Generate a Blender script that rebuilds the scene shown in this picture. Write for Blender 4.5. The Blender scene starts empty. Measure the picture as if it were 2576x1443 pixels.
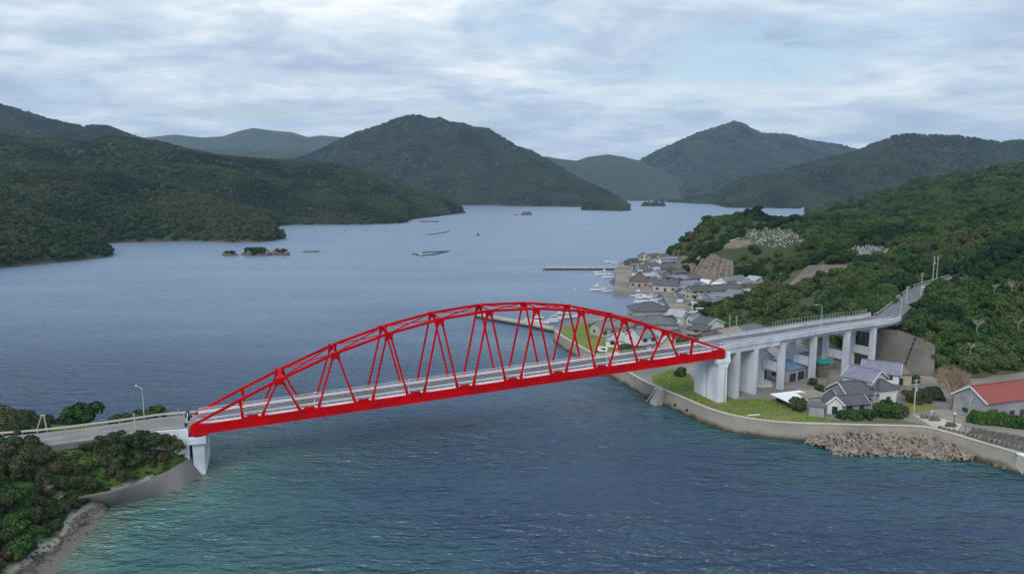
import bpy, math, random
import numpy as np
from mathutils import Vector, Matrix
random.seed(7); rng = np.random.default_rng(7)
R = math.radians
SC = bpy.context.scene
COL = SC.collection
# ------------------------------------------------------------------ camera, world, sun, exposure
F, YH, H = 1750.0, 480.0, 60.0            # focal length and horizon row in a 2576 px wide frame, camera height in m
PITCH = math.atan((721.5 - YH) / F)
cam = bpy.data.cameras.new('camera'); cam.sensor_width = 36; cam.lens = F / 2576 * 36
cam.clip_start = 1; cam.clip_end = 40000
camo = bpy.data.objects.new('camera', cam); COL.objects.link(camo)
camo.location = (0, 0, H); camo.rotation_euler = (math.pi / 2 - PITCH, 0, 0)
SC.camera = camo
SUN_EL, SUN_AZ = R(42), R(205)
W = bpy.data.worlds.new('World'); SC.world = W; W.use_nodes = True
SC.view_settings.view_transform = 'Standard'; SC.view_settings.look = 'None'
SC.view_settings.exposure = 0.36; SC.view_settings.gamma = 1.0; SC.view_settings.use_curve_mapping = False
SC.cycles.volume_bounces = 0; SC.cycles.max_bounces = 6; SC.cycles.diffuse_bounces = 2
SC.cycles.glossy_bounces = 2; SC.cycles.transparent_max_bounces = 8
SC.cycles.use_denoising = True

def build_world():
    nt = W.node_tree; nt.nodes.clear(); N = nt.nodes.new; L = nt.links.new
    out = N('ShaderNodeOutputWorld'); add = N('ShaderNodeMixShader')
    sky = N('ShaderNodeTexSky'); sky.sky_type = 'NISHITA'; sky.sun_disc = False
    sky.sun_elevation = SUN_EL; sky.sun_rotation = SUN_AZ; sky.air_density = 1.2; sky.dust_density = 2.0
    bg1 = N('ShaderNodeBackground'); bg1.inputs[1].default_value = 0.12; L(sky.outputs[0], bg1.inputs[0])
    tc = N('ShaderNodeTexCoord'); sep = N('ShaderNodeSeparateXYZ'); L(tc.outputs['Generated'], sep.inputs[0])
    mz = N('ShaderNodeMath'); mz.operation = 'MAXIMUM'; L(sep.outputs[2], mz.inputs[0]); mz.inputs[1].default_value = 0.0
    az = N('ShaderNodeMath'); az.operation = 'ADD'; L(mz.outputs[0], az.inputs[0]); az.inputs[1].default_value = 0.13
    dx = N('ShaderNodeMath'); dx.operation = 'DIVIDE'; L(sep.outputs[0], dx.inputs[0]); L(az.outputs[0], dx.inputs[1])
    dy = N('ShaderNodeMath'); dy.operation = 'DIVIDE'; L(sep.outputs[1], dy.inputs[0]); L(az.outputs[0], dy.inputs[1])
    cm = N('ShaderNodeCombineXYZ'); L(dx.outputs[0], cm.inputs[0]); L(dy.outputs[0], cm.inputs[1])
    def noise(scale, detail, rough, off, dist=0.0):
        mp = N('ShaderNodeMapping'); L(cm.outputs[0], mp.inputs[0]); mp.inputs['Location'].default_value = off
        mp.inputs['Scale'].default_value = (1.0, 1.25, 1); mp.inputs['Rotation'].default_value = (0, 0, R(-16))
        n = N('ShaderNodeTexNoise'); n.inputs['Scale'].default_value = scale; n.inputs['Detail'].default_value = detail
        n.inputs['Roughness'].default_value = rough; n.inputs['Distortion'].default_value = dist; L(mp.outputs[0], n.inputs['Vector'])
        return n.outputs[0]
    a = noise(0.95, 9, 0.62, (3.1, 1.7, 0), 0.6); b = noise(2.9, 8, 0.68, (7.3, 2.2, 0), 0.6)
    ma = N('ShaderNodeMath'); ma.operation = 'MULTIPLY_ADD'; L(b, ma.inputs[0]); ma.inputs[1].default_value = 0.5; L(a, ma.inputs[2])
    ramp = N('ShaderNodeValToRGB'); L(ma.outputs[0], ramp.inputs[0]); cr = ramp.color_ramp
    cr.elements[0].position = 0.56; cr.elements[0].color = (0.40, 0.51, 0.67, 1)
    cr.elements[1].position = 0.93; cr.elements[1].color = (0.97, 1.0, 1.02, 1)
    e = cr.elements.new(0.68); e.color = (0.51, 0.62, 0.76, 1)
    e = cr.elements.new(0.78); e.color = (0.66, 0.77, 0.87, 1)
    # greyer, flatter layer towards the horizon
    hz = N('ShaderNodeMapRange'); L(mz.outputs[0], hz.inputs[0]); hz.inputs[1].default_value = 0.02; hz.inputs[2].default_value = 0.22
    hz.inputs[3].default_value = 0.45; hz.inputs[4].default_value = 0.0
    mixh = N('ShaderNodeMixRGB'); L(hz.outputs[0], mixh.inputs[0]); L(ramp.outputs[0], mixh.inputs[1]); mixh.inputs[2].default_value = (0.47, 0.60, 0.78, 1)
    bg2 = N('ShaderNodeBackground'); L(mixh.outputs[0], bg2.inputs[0]); bg2.inputs[1].default_value = 0.85
    # cloud cover: mostly closed, thin blue gaps
    g = noise(1.1, 6, 0.55, (11.6, 5.1, 0), 0.3)
    cov = N('ShaderNodeMapRange'); L(g, cov.inputs[0]); cov.inputs[1].default_value = 0.34; cov.inputs[2].default_value = 0.46
    cov.inputs[3].default_value = 0.35; cov.inputs[4].default_value = 1.0
    # the gap of blue above the right-hand peak
    gv = N('ShaderNodeVectorMath'); gv.operation = 'NORMALIZE'; L(tc.outputs['Generated'], gv.inputs[0])
    gs = N('ShaderNodeVectorMath'); gs.operation = 'SUBTRACT'; L(gv.outputs[0], gs.inputs[0]); gs.inputs[1].default_value = (0.306, 0.938, 0.165)
    gm = N('ShaderNodeVectorMath'); gm.operation = 'MULTIPLY'; L(gs.outputs[0], gm.inputs[0]); gm.inputs[1].default_value = (10.0, 5.0, 30.0)
    gl = N('ShaderNodeVectorMath'); gl.operation = 'LENGTH'; L(gm.outputs[0], gl.inputs[0])
    gn = N('ShaderNodeMath'); gn.operation = 'MULTIPLY_ADD'; L(b, gn.inputs[0]); gn.inputs[1].default_value = -5.0; L(gl.outputs['Value'], gn.inputs[2])
    gr = N('ShaderNodeMapRange'); L(gn.outputs[0], gr.inputs[0]); gr.inputs[1].default_value = -2.0; gr.inputs[2].default_value = -1.0
    gr.inputs[3].default_value = 0.12; gr.inputs[4].default_value = 1.0
    mul = N('ShaderNodeMath'); mul.operation = 'MULTIPLY'; L(cov.outputs[0], mul.inputs[0]); L(gr.outputs[0], mul.inputs[1])
    L(mul.outputs[0], add.inputs[0]); L(bg1.outputs[0], add.inputs[1]); L(bg2.outputs[0], add.inputs[2])
    L(add.outputs[0], out.inputs['Surface'])
build_world()
sun = bpy.data.lights.new('sun', 'SUN'); sun.energy = 1.5; sun.angle = R(28); sun.color = (1.0, 0.96, 0.9)
suno = bpy.data.objects.new('sun', sun); COL.objects.link(suno)
sd = Vector((math.sin(SUN_AZ) * math.cos(SUN_EL), math.cos(SUN_AZ) * math.cos(SUN_EL), math.sin(SUN_EL)))
suno.rotation_euler = sd.to_track_quat('Z', 'Y').to_euler(); suno.location = (0, 0, 500)

# ------------------------------------------------------------------ helpers
def P(px, py, z=None, d=None):
    """the place seen at pixel (px,py) of the 2576-wide photo: on height z, or at forward distance d"""
    a = (px - 1288.0) / F; b = -(py - 721.5) / F
    dx, dy, dz = a, math.cos(PITCH) + b * math.sin(PITCH), -math.sin(PITCH) + b * math.cos(PITCH)
    t = (z - H) / dz if d is None else d / dy
    return (dx * t, dy * t, H + dz * t)
def proj(x, y, z):
    c, s = math.cos(PITCH), math.sin(PITCH); z = z - H
    zc = y * c - z * s; yc = y * s + z * c
    return 1288 + F * x / zc, 721.5 - F * yc / zc

def vnoise(x, y, seed=0):
    xi = np.floor(x).astype(np.int64); yi = np.floor(y).astype(np.int64)
    xf = x - xi; yf = y - yi; xf = xf * xf * (3 - 2 * xf); yf = yf * yf * (3 - 2 * yf)
    def h(a, b):
        n = (a * 374761393 + b * 668265263 + seed * 974634777) & 0x7fffffff
        n = ((n ^ (n >> 13)) * 1274126177) & 0x7fffffff
        return ((n ^ (n >> 16)) & 0xffff) / 65535.0
    return (h(xi, yi) * (1 - xf) + h(xi + 1, yi) * xf) * (1 - yf) + (h(xi, yi + 1) * (1 - xf) + h(xi + 1, yi + 1) * xf) * yf
def fbm(x, y, oct=4, seed=0, ridged=False):
    s = 0; a = 1; t = 0
    x = np.asarray(x, float); y = np.asarray(y, float)
    for i in range(oct):
        n = vnoise(x, y, seed + i)
        if ridged: n = 1 - abs(2 * n - 1)
        s = s + n * a; t += a; a *= 0.5; x = x * 2.03 + 17.3; y = y * 2.03 + 9.1
    return s / t

MATS = {}
def mat(name, c, c2=None, rough=0.8, scale=1.0, spec=0.3, metal=0.0, bump=0.0, bscale=None, coords='Object', detail=5, stretch=None, lo=0.35, hi=0.65):
    if name in MATS: return MATS[name]
    m = bpy.data.materials.new(name); m.use_nodes = True; nt = m.node_tree; N = nt.nodes.new; L = nt.links.new
    b = nt.nodes['Principled BSDF']; b.inputs['Roughness'].default_value = rough; b.inputs['Metallic'].default_value = metal
    b.inputs['Specular IOR Level'].default_value = spec
    b.inputs['Base Color'].default_value = (*c, 1)
    if c2 or bump:
        tc = N('ShaderNodeTexCoord'); v = tc.outputs[coords] if coords != 'World' else None
        if v is None:
            g = N('ShaderNodeNewGeometry'); v = g.outputs['Position']
        if stretch:
            mp = N('ShaderNodeMapping'); mp.inputs['Scale'].default_value = stretch; L(v, mp.inputs[0]); v = mp.outputs[0]
    if c2:
        n = N('ShaderNodeTexNoise'); n.inputs['Scale'].default_value = scale; n.inputs['Detail'].default_value = detail; L(v, n.inputs['Vector'])
        r = N('ShaderNodeMapRange'); r.inputs[1].default_value = lo; r.inputs[2].default_value = hi; L(n.outputs[0], r.inputs[0])
        mx = N('ShaderNodeMixRGB'); L(r.outputs[0], mx.inputs[0]); mx.inputs[1].default_value = (*c, 1); mx.inputs[2].default_value = (*c2, 1)
        L(mx.outputs[0], b.inputs['Base Color'])
    if bump:
        n2 = N('ShaderNodeTexNoise'); n2.inputs['Scale'].default_value = bscale or scale * 4; n2.inputs['Detail'].default_value = 6; L(v, n2.inputs['Vector'])
        bp = N('ShaderNodeBump'); bp.inputs['Distance'].default_value = bump; L(n2.outputs[0], bp.inputs['Height']); L(bp.outputs[0], b.inputs['Normal'])
    MATS[name] = m; return m

def foliage(name, cols, nscale=0.012, rnd=0.55, rough=0.75, local=0.35):
    """colours picked per plant (its own place and random number) with leaf-to-leaf variation"""
    m = bpy.data.materials.new(name); m.use_nodes = True; nt = m.node_tree; N = nt.nodes.new; L = nt.links.new
    b = nt.nodes['Principled BSDF']; b.inputs['Roughness'].default_value = rough; b.inputs['Specular IOR Level'].default_value = 0.25
    oi = N('ShaderNodeObjectInfo'); g = N('ShaderNodeNewGeometry')
    n = N('ShaderNodeTexNoise'); n.inputs['Scale'].default_value = nscale; n.inputs['Detail'].default_value = 4; n.inputs['Roughness'].default_value = 0.6
    L(oi.outputs['Location'], n.inputs['Vector'])
    s = N('ShaderNodeMapRange'); s.inputs[1].default_value = 0.37; s.inputs[2].default_value = 0.64; L(n.outputs[0], s.inputs[0])
    mx = N('ShaderNodeMix'); mx.data_type = 'FLOAT'; mx.inputs[0].default_value = rnd; L(s.outputs[0], mx.inputs[2]); L(oi.outputs['Random'], mx.inputs[3])
    rp = N('ShaderNodeValToRGB'); L(mx.outputs[0], rp.inputs[0]); cr = rp.color_ramp
    k = len(cols)
    cr.elements[0].position = 0.12; cr.elements[0].color = (*cols[0], 1); cr.elements[1].position = 0.88; cr.elements[1].color = (*cols[-1], 1)
    for i in range(1, k - 1):
        e = cr.elements.new(0.12 + 0.76 * i / (k - 1)); e.color = (*cols[i], 1)
    lr = N('ShaderNodeMapRange'); L(g.outputs['Random Per Island'], lr.inputs[0]); lr.inputs[3].default_value = 1 - local; lr.inputs[4].default_value = 1 + local * 1.3
    mu = N('ShaderNodeVectorMath'); mu.operation = 'SCALE'; L(rp.outputs[0], mu.inputs[0]); L(lr.outputs[0], mu.inputs['Scale'])
    L(mu.outputs[0], b.inputs['Base Color'])
    MATS[name] = m; return m

class MB:
    def __init__(s): s.v = []; s.f = []; s.m = []
    def add(s, vs, fs, mi=0):
        o = len(s.v); s.v += [tuple(p) for p in vs]; s.f += [tuple(i + o for i in f) for f in fs]; s.m += [mi] * len(fs); return s
    def box(s, c, size, rz=0, mi=0, taper=1.0, M=None):
        x, y, z = [k / 2 for k in size]; cs, sn = math.cos(rz), math.sin(rz); vs = []
        for dz in (-z, z):
            t = taper if dz > 0 else 1
            for dx, dy in ((-x, -y), (x, -y), (x, y), (-x, y)):
                dx *= t; dy *= t
                vs.append((c[0] + dx * cs - dy * sn, c[1] + dx * sn + dy * cs, c[2] + dz))
        return s.add(vs, [(0, 3, 2, 1), (4, 5, 6, 7), (0, 1, 5, 4), (1, 2, 6, 5), (2, 3, 7, 6), (3, 0, 4, 7)], mi)
    def bar(s, a, b, w, h=None, up=(0, 0, 1), mi=0):
        a = Vector(a); b = Vector(b); h = h or w; t = (b - a).normalized(); u = Vector(up)
        sd = t.cross(u)
        if sd.length < 1e-4: sd = t.cross(Vector((0, 1, 0)))
        sd.normalize(); u = sd.cross(t)
        vs = [p + sd * (i * w / 2) + u * (j * h / 2) for p in (a, b) for i, j in ((-1, -1), (1, -1), (1, 1), (-1, 1))]
        return s.add(vs, [(0, 3, 2, 1), (4, 5, 6, 7), (0, 1, 5, 4), (1, 2, 6, 5), (2, 3, 7, 6), (3, 0, 4, 7)], mi)
    def tube(s, pts, rs, n=6, mi=0):
        pts = [Vector(p) for p in pts]; vs = []; fs = []
        if not hasattr(rs, '__len__'): rs = [rs] * len(pts)
        for i, p in enumerate(pts):
            t = (pts[min(i + 1, len(pts) - 1)] - pts[max(i - 1, 0)]).normalized()
            a = t.cross(Vector((0.1, 0.99, 0.13)));  a.normalize(); b = t.cross(a)
            for k in range(n):
                q = 2 * math.pi * k / n; vs.append(p + (a * math.cos(q) + b * math.sin(q)) * rs[i])
        for i in range(len(pts) - 1):
            for k in range(n):
                fs.append((i * n + k, i * n + (k + 1) % n, (i + 1) * n + (k + 1) % n, (i + 1) * n + k))
        fs.append(tuple(range(n))[::-1]); fs.append(tuple((len(pts) - 1) * n + k for k in range(n)))
        return s.add(vs, fs, mi)
    def prism(s, poly, z0, z1, mi=0):
        n = len(poly)
        vs = [(p[0], p[1], z0) for p in poly] + [(p[0], p[1], z1) for p in poly]
        return s.add(vs, [tuple(range(n))[::-1], tuple(range(n, 2 * n))] + [(i, (i + 1) % n, n + (i + 1) % n, n + i) for i in range(n)], mi)
    def mesh(s, name, mats, smooth=False):
        me = bpy.data.meshes.new(name); me.from_pydata(s.v, [], s.f)
        for m in (mats if isinstance(mats, (list, tuple)) else [mats]): me.materials.append(m)
        me.polygons.foreach_set('material_index', s.m)
        if smooth: me.polygons.foreach_set('use_smooth', [True] * len(s.f))
        me.update(); return me
    def build(s, name, mats, parent=None, smooth=False, loc=None):
        return obj(name, s.mesh(name, mats, smooth), parent, loc)

def obj(name, me, parent=None, loc=None, rz=None):
    o = bpy.data.objects.new(name, me); COL.objects.link(o)
    if parent: o.parent = parent
    if loc is not None: o.location = loc
    if rz is not None: o.rotation_euler = (0, 0, rz)
    return o
def tag(o, label=None, cat=None, group=None, kind=None):
    if label: o['label'] = label
    if cat: o['category'] = cat
    if group: o['group'] = group
    if kind: o['kind'] = kind
    return o
def thing(name, loc, label, cat, group=None, rz=0):
    return tag(obj(name, None, None, loc, rz), label, cat, group)
def copy_tree(o, parent=None):
    c = o.copy(); COL.objects.link(c); c.parent = parent
    for ch in o.children: copy_tree(ch, c)
    return c
def gridmesh(name, X, Y, Z, m, smooth=True, keep=None):
    n0, n1 = X.shape; v = np.stack([X, Y, Z], -1).reshape(-1, 3)
    i = np.arange(n0 * n1).reshape(n0, n1)
    q = np.stack([i[:-1, :-1], i[1:, :-1], i[1:, 1:], i[:-1, 1:]], -1).reshape(-1, 4)
    if keep is not None: q = q[keep.reshape(-1)]
    me = bpy.data.meshes.new(name); me.vertices.add(len(v)); me.vertices.foreach_set('co', v.ravel())
    me.loops.add(q.size); me.loops.foreach_set('vertex_index', q.ravel().astype(np.int32))
    me.polygons.add(len(q)); me.polygons.foreach_set('loop_start', np.arange(0, q.size, 4, dtype=np.int32))
    me.polygons.foreach_set('loop_total', np.full(len(q), 4, dtype=np.int32))
    if smooth: me.polygons.foreach_set('use_smooth', np.ones(len(q), bool))
    me.update(calc_edges=True); me.validate(); me.materials.append(m)
    return me

def scatter(name, pts, sc, srcs, label=None, cat=None, tilt=0.1, flat=None):
    """one object of many plants: geometry nodes put the given crowns on the points"""
    pts = np.asarray(pts, float); n = len(pts)
    me = bpy.data.meshes.new(name); me.vertices.add(n); me.vertices.foreach_set('co', pts.ravel())
    a = me.attributes.new('plant_scale', 'FLOAT_VECTOR', 'POINT')
    s3 = np.stack([sc * rng.uniform(.85, 1.15, n), sc * rng.uniform(.85, 1.15, n), sc * rng.uniform(.8, 1.15, n) * (flat if flat is not None else 1)], -1)
    a.data.foreach_set('vector', s3.astype(np.float32).ravel())
    a = me.attributes.new('plant_turn', 'FLOAT_VECTOR', 'POINT')
    a.data.foreach_set('vector', np.stack([rng.normal(0, tilt, n), rng.normal(0, tilt, n), rng.uniform(0, 6.28, n)], -1).astype(np.float32).ravel())
    a = me.attributes.new('plant_kind', 'INT', 'POINT'); a.data.foreach_set('value', rng.integers(0, len(srcs), n).astype(np.int32))
    o = obj(name, me); tag(o, label, cat, None, 'stuff')
    ng = bpy.data.node_groups.new(name + '_scatter', 'GeometryNodeTree'); N = ng.nodes.new; L = ng.links.new
    ng.interface.new_socket('Geometry', in_out='INPUT', socket_type='NodeSocketGeometry')
    ng.interface.new_socket('Geometry', in_out='OUTPUT', socket_type='NodeSocketGeometry')
    gi = N('NodeGroupInput'); go = N('NodeGroupOutput'); iop = N('GeometryNodeInstanceOnPoints'); jn = N('GeometryNodeJoinGeometry')
    for s in srcs:
        oi = N('GeometryNodeObjectInfo'); oi.inputs[0].default_value = s; oi.inputs['As Instance'].default_value = True; L(oi.outputs['Geometry'], jn.inputs[0])
    def at(nm, ty):
        q = N('GeometryNodeInputNamedAttribute'); q.data_type = ty; q.inputs[0].default_value = nm; return q.outputs[0]
    L(gi.outputs[0], iop.inputs['Points']); L(jn.outputs[0], iop.inputs['Instance']); iop.inputs['Pick Instance'].default_value = True
    L(at('plant_kind', 'INT'), iop.inputs['Instance Index'])
    er = N('FunctionNodeEulerToRotation'); L(at('plant_turn', 'FLOAT_VECTOR'), er.inputs[0]); L(er.outputs[0], iop.inputs['Rotation'])
    L(at('plant_scale', 'FLOAT_VECTOR'), iop.inputs['Scale']); L(iop.outputs[0], go.inputs[0])
    md = o.modifiers.new('scatter', 'NODES'); md.node_group = ng
    return o
# ------------------------------------------------------------------ materials
M_red = mat('red_paint', (0.60, 0.001, 0.004), (0.40, 0.003, 0.006), rough=0.6, scale=0.3, spec=0.06, coords='World')
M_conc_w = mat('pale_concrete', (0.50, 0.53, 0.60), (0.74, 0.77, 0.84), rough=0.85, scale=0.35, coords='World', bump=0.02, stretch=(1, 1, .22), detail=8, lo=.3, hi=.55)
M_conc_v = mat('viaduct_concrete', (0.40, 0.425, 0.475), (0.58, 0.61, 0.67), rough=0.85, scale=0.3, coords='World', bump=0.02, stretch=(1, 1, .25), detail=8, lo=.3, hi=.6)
M_wall_b = mat('slope_wall_concrete', (0.105, 0.098, 0.088), (0.165, 0.152, 0.135), rough=.95, scale=.14, coords='World', bump=.06, bscale=.9, detail=8)
M_conc_t = mat('seawall_concrete', (0.30, 0.275, 0.235), (0.22, 0.20, 0.17), rough=0.9, scale=0.12, coords='World', bump=0.05, bscale=1.5, lo=.4, hi=.75)
M_cap = mat('cap_concrete', (0.52, 0.50, 0.44), (0.42, 0.41, 0.36), rough=0.9, scale=0.4, coords='World')
M_conc_d = mat('dark_concrete', (0.13, 0.13, 0.125), (0.21, 0.205, 0.195), rough=0.9, scale=0.13, coords='World', bump=0.08, bscale=0.8)
M_asph = mat('asphalt', (0.13, 0.135, 0.145), (0.18, 0.185, 0.195), rough=0.9, scale=0.3, coords='World')
M_asph2 = mat('worn_asphalt', (0.19, 0.185, 0.175), (0.25, 0.24, 0.225), rough=0.9, scale=0.15, coords='World')
M_white = mat('white_paint', (0.78, 0.80, 0.83), rough=0.5)
M_line = mat('road_paint', (0.62, 0.62, 0.60), (0.45, 0.45, 0.44), scale=1.2, coords='World')
M_rail = mat('galvanised_rail', (0.55, 0.58, 0.62), rough=0.45, metal=0.2)
M_steel = mat('grey_steel', (0.35, 0.38, 0.38), rough=0.5)
M_dark = mat('dark_void', (0.02, 0.022, 0.028), rough=0.6)
M_glass = mat('window_glass', (0.025, 0.032, 0.045), rough=0.12, spec=0.6)
M_frame = mat('window_frame', (0.10, 0.10, 0.11), rough=0.5)
M_trunk = mat('bark', (0.10, 0.08, 0.06), (0.16, 0.14, 0.11), scale=3)
M_pale = mat('pale_bark', (0.36, 0.33, 0.29), (0.27, 0.25, 0.22), scale=3)
M_tan = mat('tan_twigs', (0.34, 0.25, 0.17), (0.27, 0.21, 0.16), scale=2)
M_rock = mat('shore_rock', (0.085, 0.072, 0.058), (0.18, 0.15, 0.12), scale=0.5, coords='World', bump=0.3, bscale=0.9)
M_soil = mat('village_ground', (0.17, 0.16, 0.14), (0.27, 0.25, 0.22), rough=0.95, scale=0.06, coords='World')
M_tetra = mat('tetrapod_concrete', (0.34, 0.285, 0.24), (0.17, 0.14, 0.115), rough=0.95, scale=0.5, coords='World', bump=.05)
M_sand = mat('beach_sand', (0.34, 0.31, 0.255), (0.13, 0.115, 0.095), rough=0.95, scale=0.55, coords='World', bump=0.15, bscale=2.2, detail=9, lo=.42, hi=.6)
M_lawn = mat('lawn', (0.10, 0.185, 0.026), (0.21, 0.205, 0.062), rough=0.95, scale=0.075, coords='World', bump=0.08, bscale=1.6, detail=8)
M_slope = mat('slope_earth', (0.15, 0.125, 0.085), (0.22, 0.18, 0.14), scale=.3, coords='World', bump=.3, bscale=.6)
def ground_mat(name, g1, g2):
    m = mat(name, g1, g2, rough=0.95, scale=0.02, coords='World', bump=1.2, bscale=0.12, detail=8)
    nt = m.node_tree; N = nt.nodes.new; L = nt.links.new; b = nt.nodes['Principled BSDF']
    src = b.inputs['Base Color'].links[0].from_socket
    g = N('ShaderNodeNewGeometry'); s = N('ShaderNodeSeparateXYZ'); L(g.outputs['Position'], s.inputs[0])
    n = N('ShaderNodeTexNoise'); n.inputs['Scale'].default_value = 0.05; L(g.outputs['Position'], n.inputs['Vector'])
    a = N('ShaderNodeMath'); a.operation = 'MULTIPLY_ADD'; L(n.outputs[0], a.inputs[0]); a.inputs[1].default_value = -5.0; L(s.outputs[2], a.inputs[2])
    r = N('ShaderNodeMapRange'); r.inputs[1].default_value = -2.2; r.inputs[2].default_value = -0.2; L(a.outputs[0], r.inputs[0])
    x = N('ShaderNodeMixRGB'); L(r.outputs[0], x.inputs[0]); x.inputs[1].default_value = (0.13, 0.11, 0.085, 1); L(src, x.inputs[2]); L(x.outputs[0], b.inputs['Base Color'])
    return m
M_gfar = ground_mat('forest_floor', (0.022, 0.036, 0.020), (0.040, 0.056, 0.028))
M_gnear = ground_mat('scrub_ground', (0.040, 0.056, 0.022), (0.085, 0.085, 0.040))
FOL_far = foliage('far_foliage', [(0.012, 0.026, 0.016), (0.022, 0.044, 0.020), (0.036, 0.064, 0.024), (0.075, 0.088, 0.038), (0.052, 0.084, 0.045)], 0.007, .28)
FOL_mid = foliage('wood_foliage', [(0.012, 0.030, 0.012), (0.018, 0.048, 0.014), (0.038, 0.082, 0.018), (0.066, 0.104, 0.028), (0.066, 0.076, 0.036)], 0.022, .33)
FOL_left = foliage('scrub_foliage', [(0.022, 0.042, 0.014), (0.038, 0.058, 0.020), (0.052, 0.074, 0.028), (0.090, 0.070, 0.042), (0.050, 0.082, 0.026)], 0.05, .55)
FOL_green = foliage('fresh_foliage', [(0.022, 0.062, 0.012), (0.036, 0.090, 0.016), (0.058, 0.115, 0.026)], 0.05, .6)
FOL_grass = foliage('grass_foliage', [(0.075, 0.145, 0.022), (0.11, 0.18, 0.03), (0.19, 0.19, 0.06)], 0.06, .4)

FOL_bank = foliage('bank_grass', [(0.030, 0.075, 0.014), (0.050, 0.115, 0.020), (0.080, 0.14, 0.030)], 0.08, .4)
# ------------------------------------------------------------------ sea
def coast_dist(px, py, poly):
    d = np.full(px.shape, 1e9)
    for (ax, ay), (bx, by) in zip(poly[:-1], poly[1:]):
        vx, vy = bx - ax, by - ay; t = np.clip(((px - ax) * vx + (py - ay) * vy) / (vx * vx + vy * vy), 0, 1)
        d = np.minimum(d, np.hypot(px - ax - t * vx, py - ay - t * vy))
    return d
LEFT_SHORE = [P(*q, 0)[:2] for q in [(508, 1192), (462, 1228), (347, 1254), (262, 1282), (236, 1330), (196, 1384), (150, 1443), (60, 1560), (-100, 1700)]]
def build_sea():
    nr, na = 190, 420
    r = np.concatenate([[0.0], np.geomspace(30, 9000, nr)]); a = np.linspace(0, 2 * math.pi, na + 1)
    Rr, A = np.meshgrid(r, a, indexing='ij'); X = Rr * np.sin(A); Y = Rr * np.cos(A)
    m = bpy.data.materials.new('sea_water'); m.use_nodes = True; nt = m.node_tree; N = nt.nodes.new; L = nt.links.new
    b = nt.nodes['Principled BSDF']; b.inputs['Roughness'].default_value = 0.10; b.inputs['IOR'].default_value = 1.42
    g = N('ShaderNodeNewGeometry'); at = N('ShaderNodeAttribute'); at.attribute_name = 'shoal'
    def noise(scale, detail, st, rot=0, rough=.55):
        mp = N('ShaderNodeMapping'); mp.inputs['Scale'].default_value = st; mp.inputs['Rotation'].default_value = (0, 0, R(rot)); L(g.outputs['Position'], mp.inputs[0])
        n = N('ShaderNodeTexNoise'); n.inputs['Scale'].default_value = scale; n.inputs['Detail'].default_value = detail; n.inputs['Roughness'].default_value = rough; L(mp.outputs[0], n.inputs['Vector'])
        return n.outputs[0]
    # colour: deep blue, teal over the shoal, slow drifting patches
    pn = noise(0.03, 4, (1, 1.6, 1), 20)
    sm = N('ShaderNodeMath'); sm.operation = 'MULTIPLY_ADD'; L(pn, sm.inputs[0]); sm.inputs[1].default_value = 0.55; L(at.outputs['Fac'], sm.inputs[2])
    s2 = N('ShaderNodeMath'); s2.operation = 'SUBTRACT'; L(sm.outputs[0], s2.inputs[0]); s2.inputs[1].default_value = 0.27; s2.use_clamp = True
    cr = N('ShaderNodeValToRGB'); L(s2.outputs[0], cr.inputs[0]); e = cr.color_ramp
    e.elements[0].position = 0.0; e.elements[0].color = (0.012, 0.048, 0.108, 1)
    e.elements[1].position = 1.0; e.elements[1].color = (0.105, 0.17, 0.145, 1)
    q = e.elements.new(0.30); q.color = (0.022, 0.090, 0.112, 1)
    q = e.elements.new(0.62); q.color = (0.048, 0.150, 0.140, 1)
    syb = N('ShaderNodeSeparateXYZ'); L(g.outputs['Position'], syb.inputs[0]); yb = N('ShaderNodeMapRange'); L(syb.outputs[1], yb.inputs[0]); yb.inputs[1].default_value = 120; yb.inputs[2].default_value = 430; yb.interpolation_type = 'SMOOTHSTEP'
    bay = N('ShaderNodeMixRGB'); L(yb.outputs[0], bay.inputs[0]); L(cr.outputs[0], bay.inputs[1]); bay.inputs[2].default_value = (0.15, 0.225, 0.33, 1)   # bright sky reflection on the far bay, painted into the base colour
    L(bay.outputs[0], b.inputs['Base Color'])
    rg_ = N('ShaderNodeMapRange'); L(yb.outputs[0], rg_.inputs[0]); rg_.inputs[3].default_value = 0.2; rg_.inputs[4].default_value = 0.34; L(rg_.outputs[0], b.inputs['Roughness'])
    b.inputs['Specular IOR Level'].default_value = 0.75
    w1 = noise(0.14, 3, (0.6, 1.35, 1), 14, .5); w2 = noise(0.36, 4, (0.62, 1.4, 1), -6, .5); w3 = noise(0.075, 2, (.7, 1.2, 1), 8)
    def crest(sock):
        p = N('ShaderNodeMath'); p.operation = 'MULTIPLY_ADD'; L(sock, p.inputs[0]); p.inputs[1].default_value = 2; p.inputs[2].default_value = -1
        q = N('ShaderNodeMath'); q.operation = 'ABSOLUTE'; L(p.outputs[0], q.inputs[0]); r = N('ShaderNodeMath'); r.operation = 'SUBTRACT'; r.inputs[0].default_value = 1; L(q.outputs[0], r.inputs[1]); return r.outputs[0]
    w1 = crest(w1); w2 = crest(w2)
    a1 = N('ShaderNodeMath'); a1.operation = 'MULTIPLY_ADD'; L(w2, a1.inputs[0]); a1.inputs[1].default_value = 0.62
    a0 = N('ShaderNodeMath'); a0.operation = 'MULTIPLY_ADD'; L(w3, a0.inputs[0]); a0.inputs[1].default_value = 1.0; L(w1, a0.inputs[2]); L(a0.outputs[0], a1.inputs[2])
    # gust patches: rougher and calmer water
    gp = noise(0.012, 4, (0.5, 1.4, 1), 10); gr = N('ShaderNodeMapRange'); L(gp, gr.inputs[0]); gr.inputs[1].default_value = .35; gr.inputs[2].default_value = .65; gr.inputs[3].default_value = 0.35; gr.inputs[4].default_value = 1.7
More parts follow.
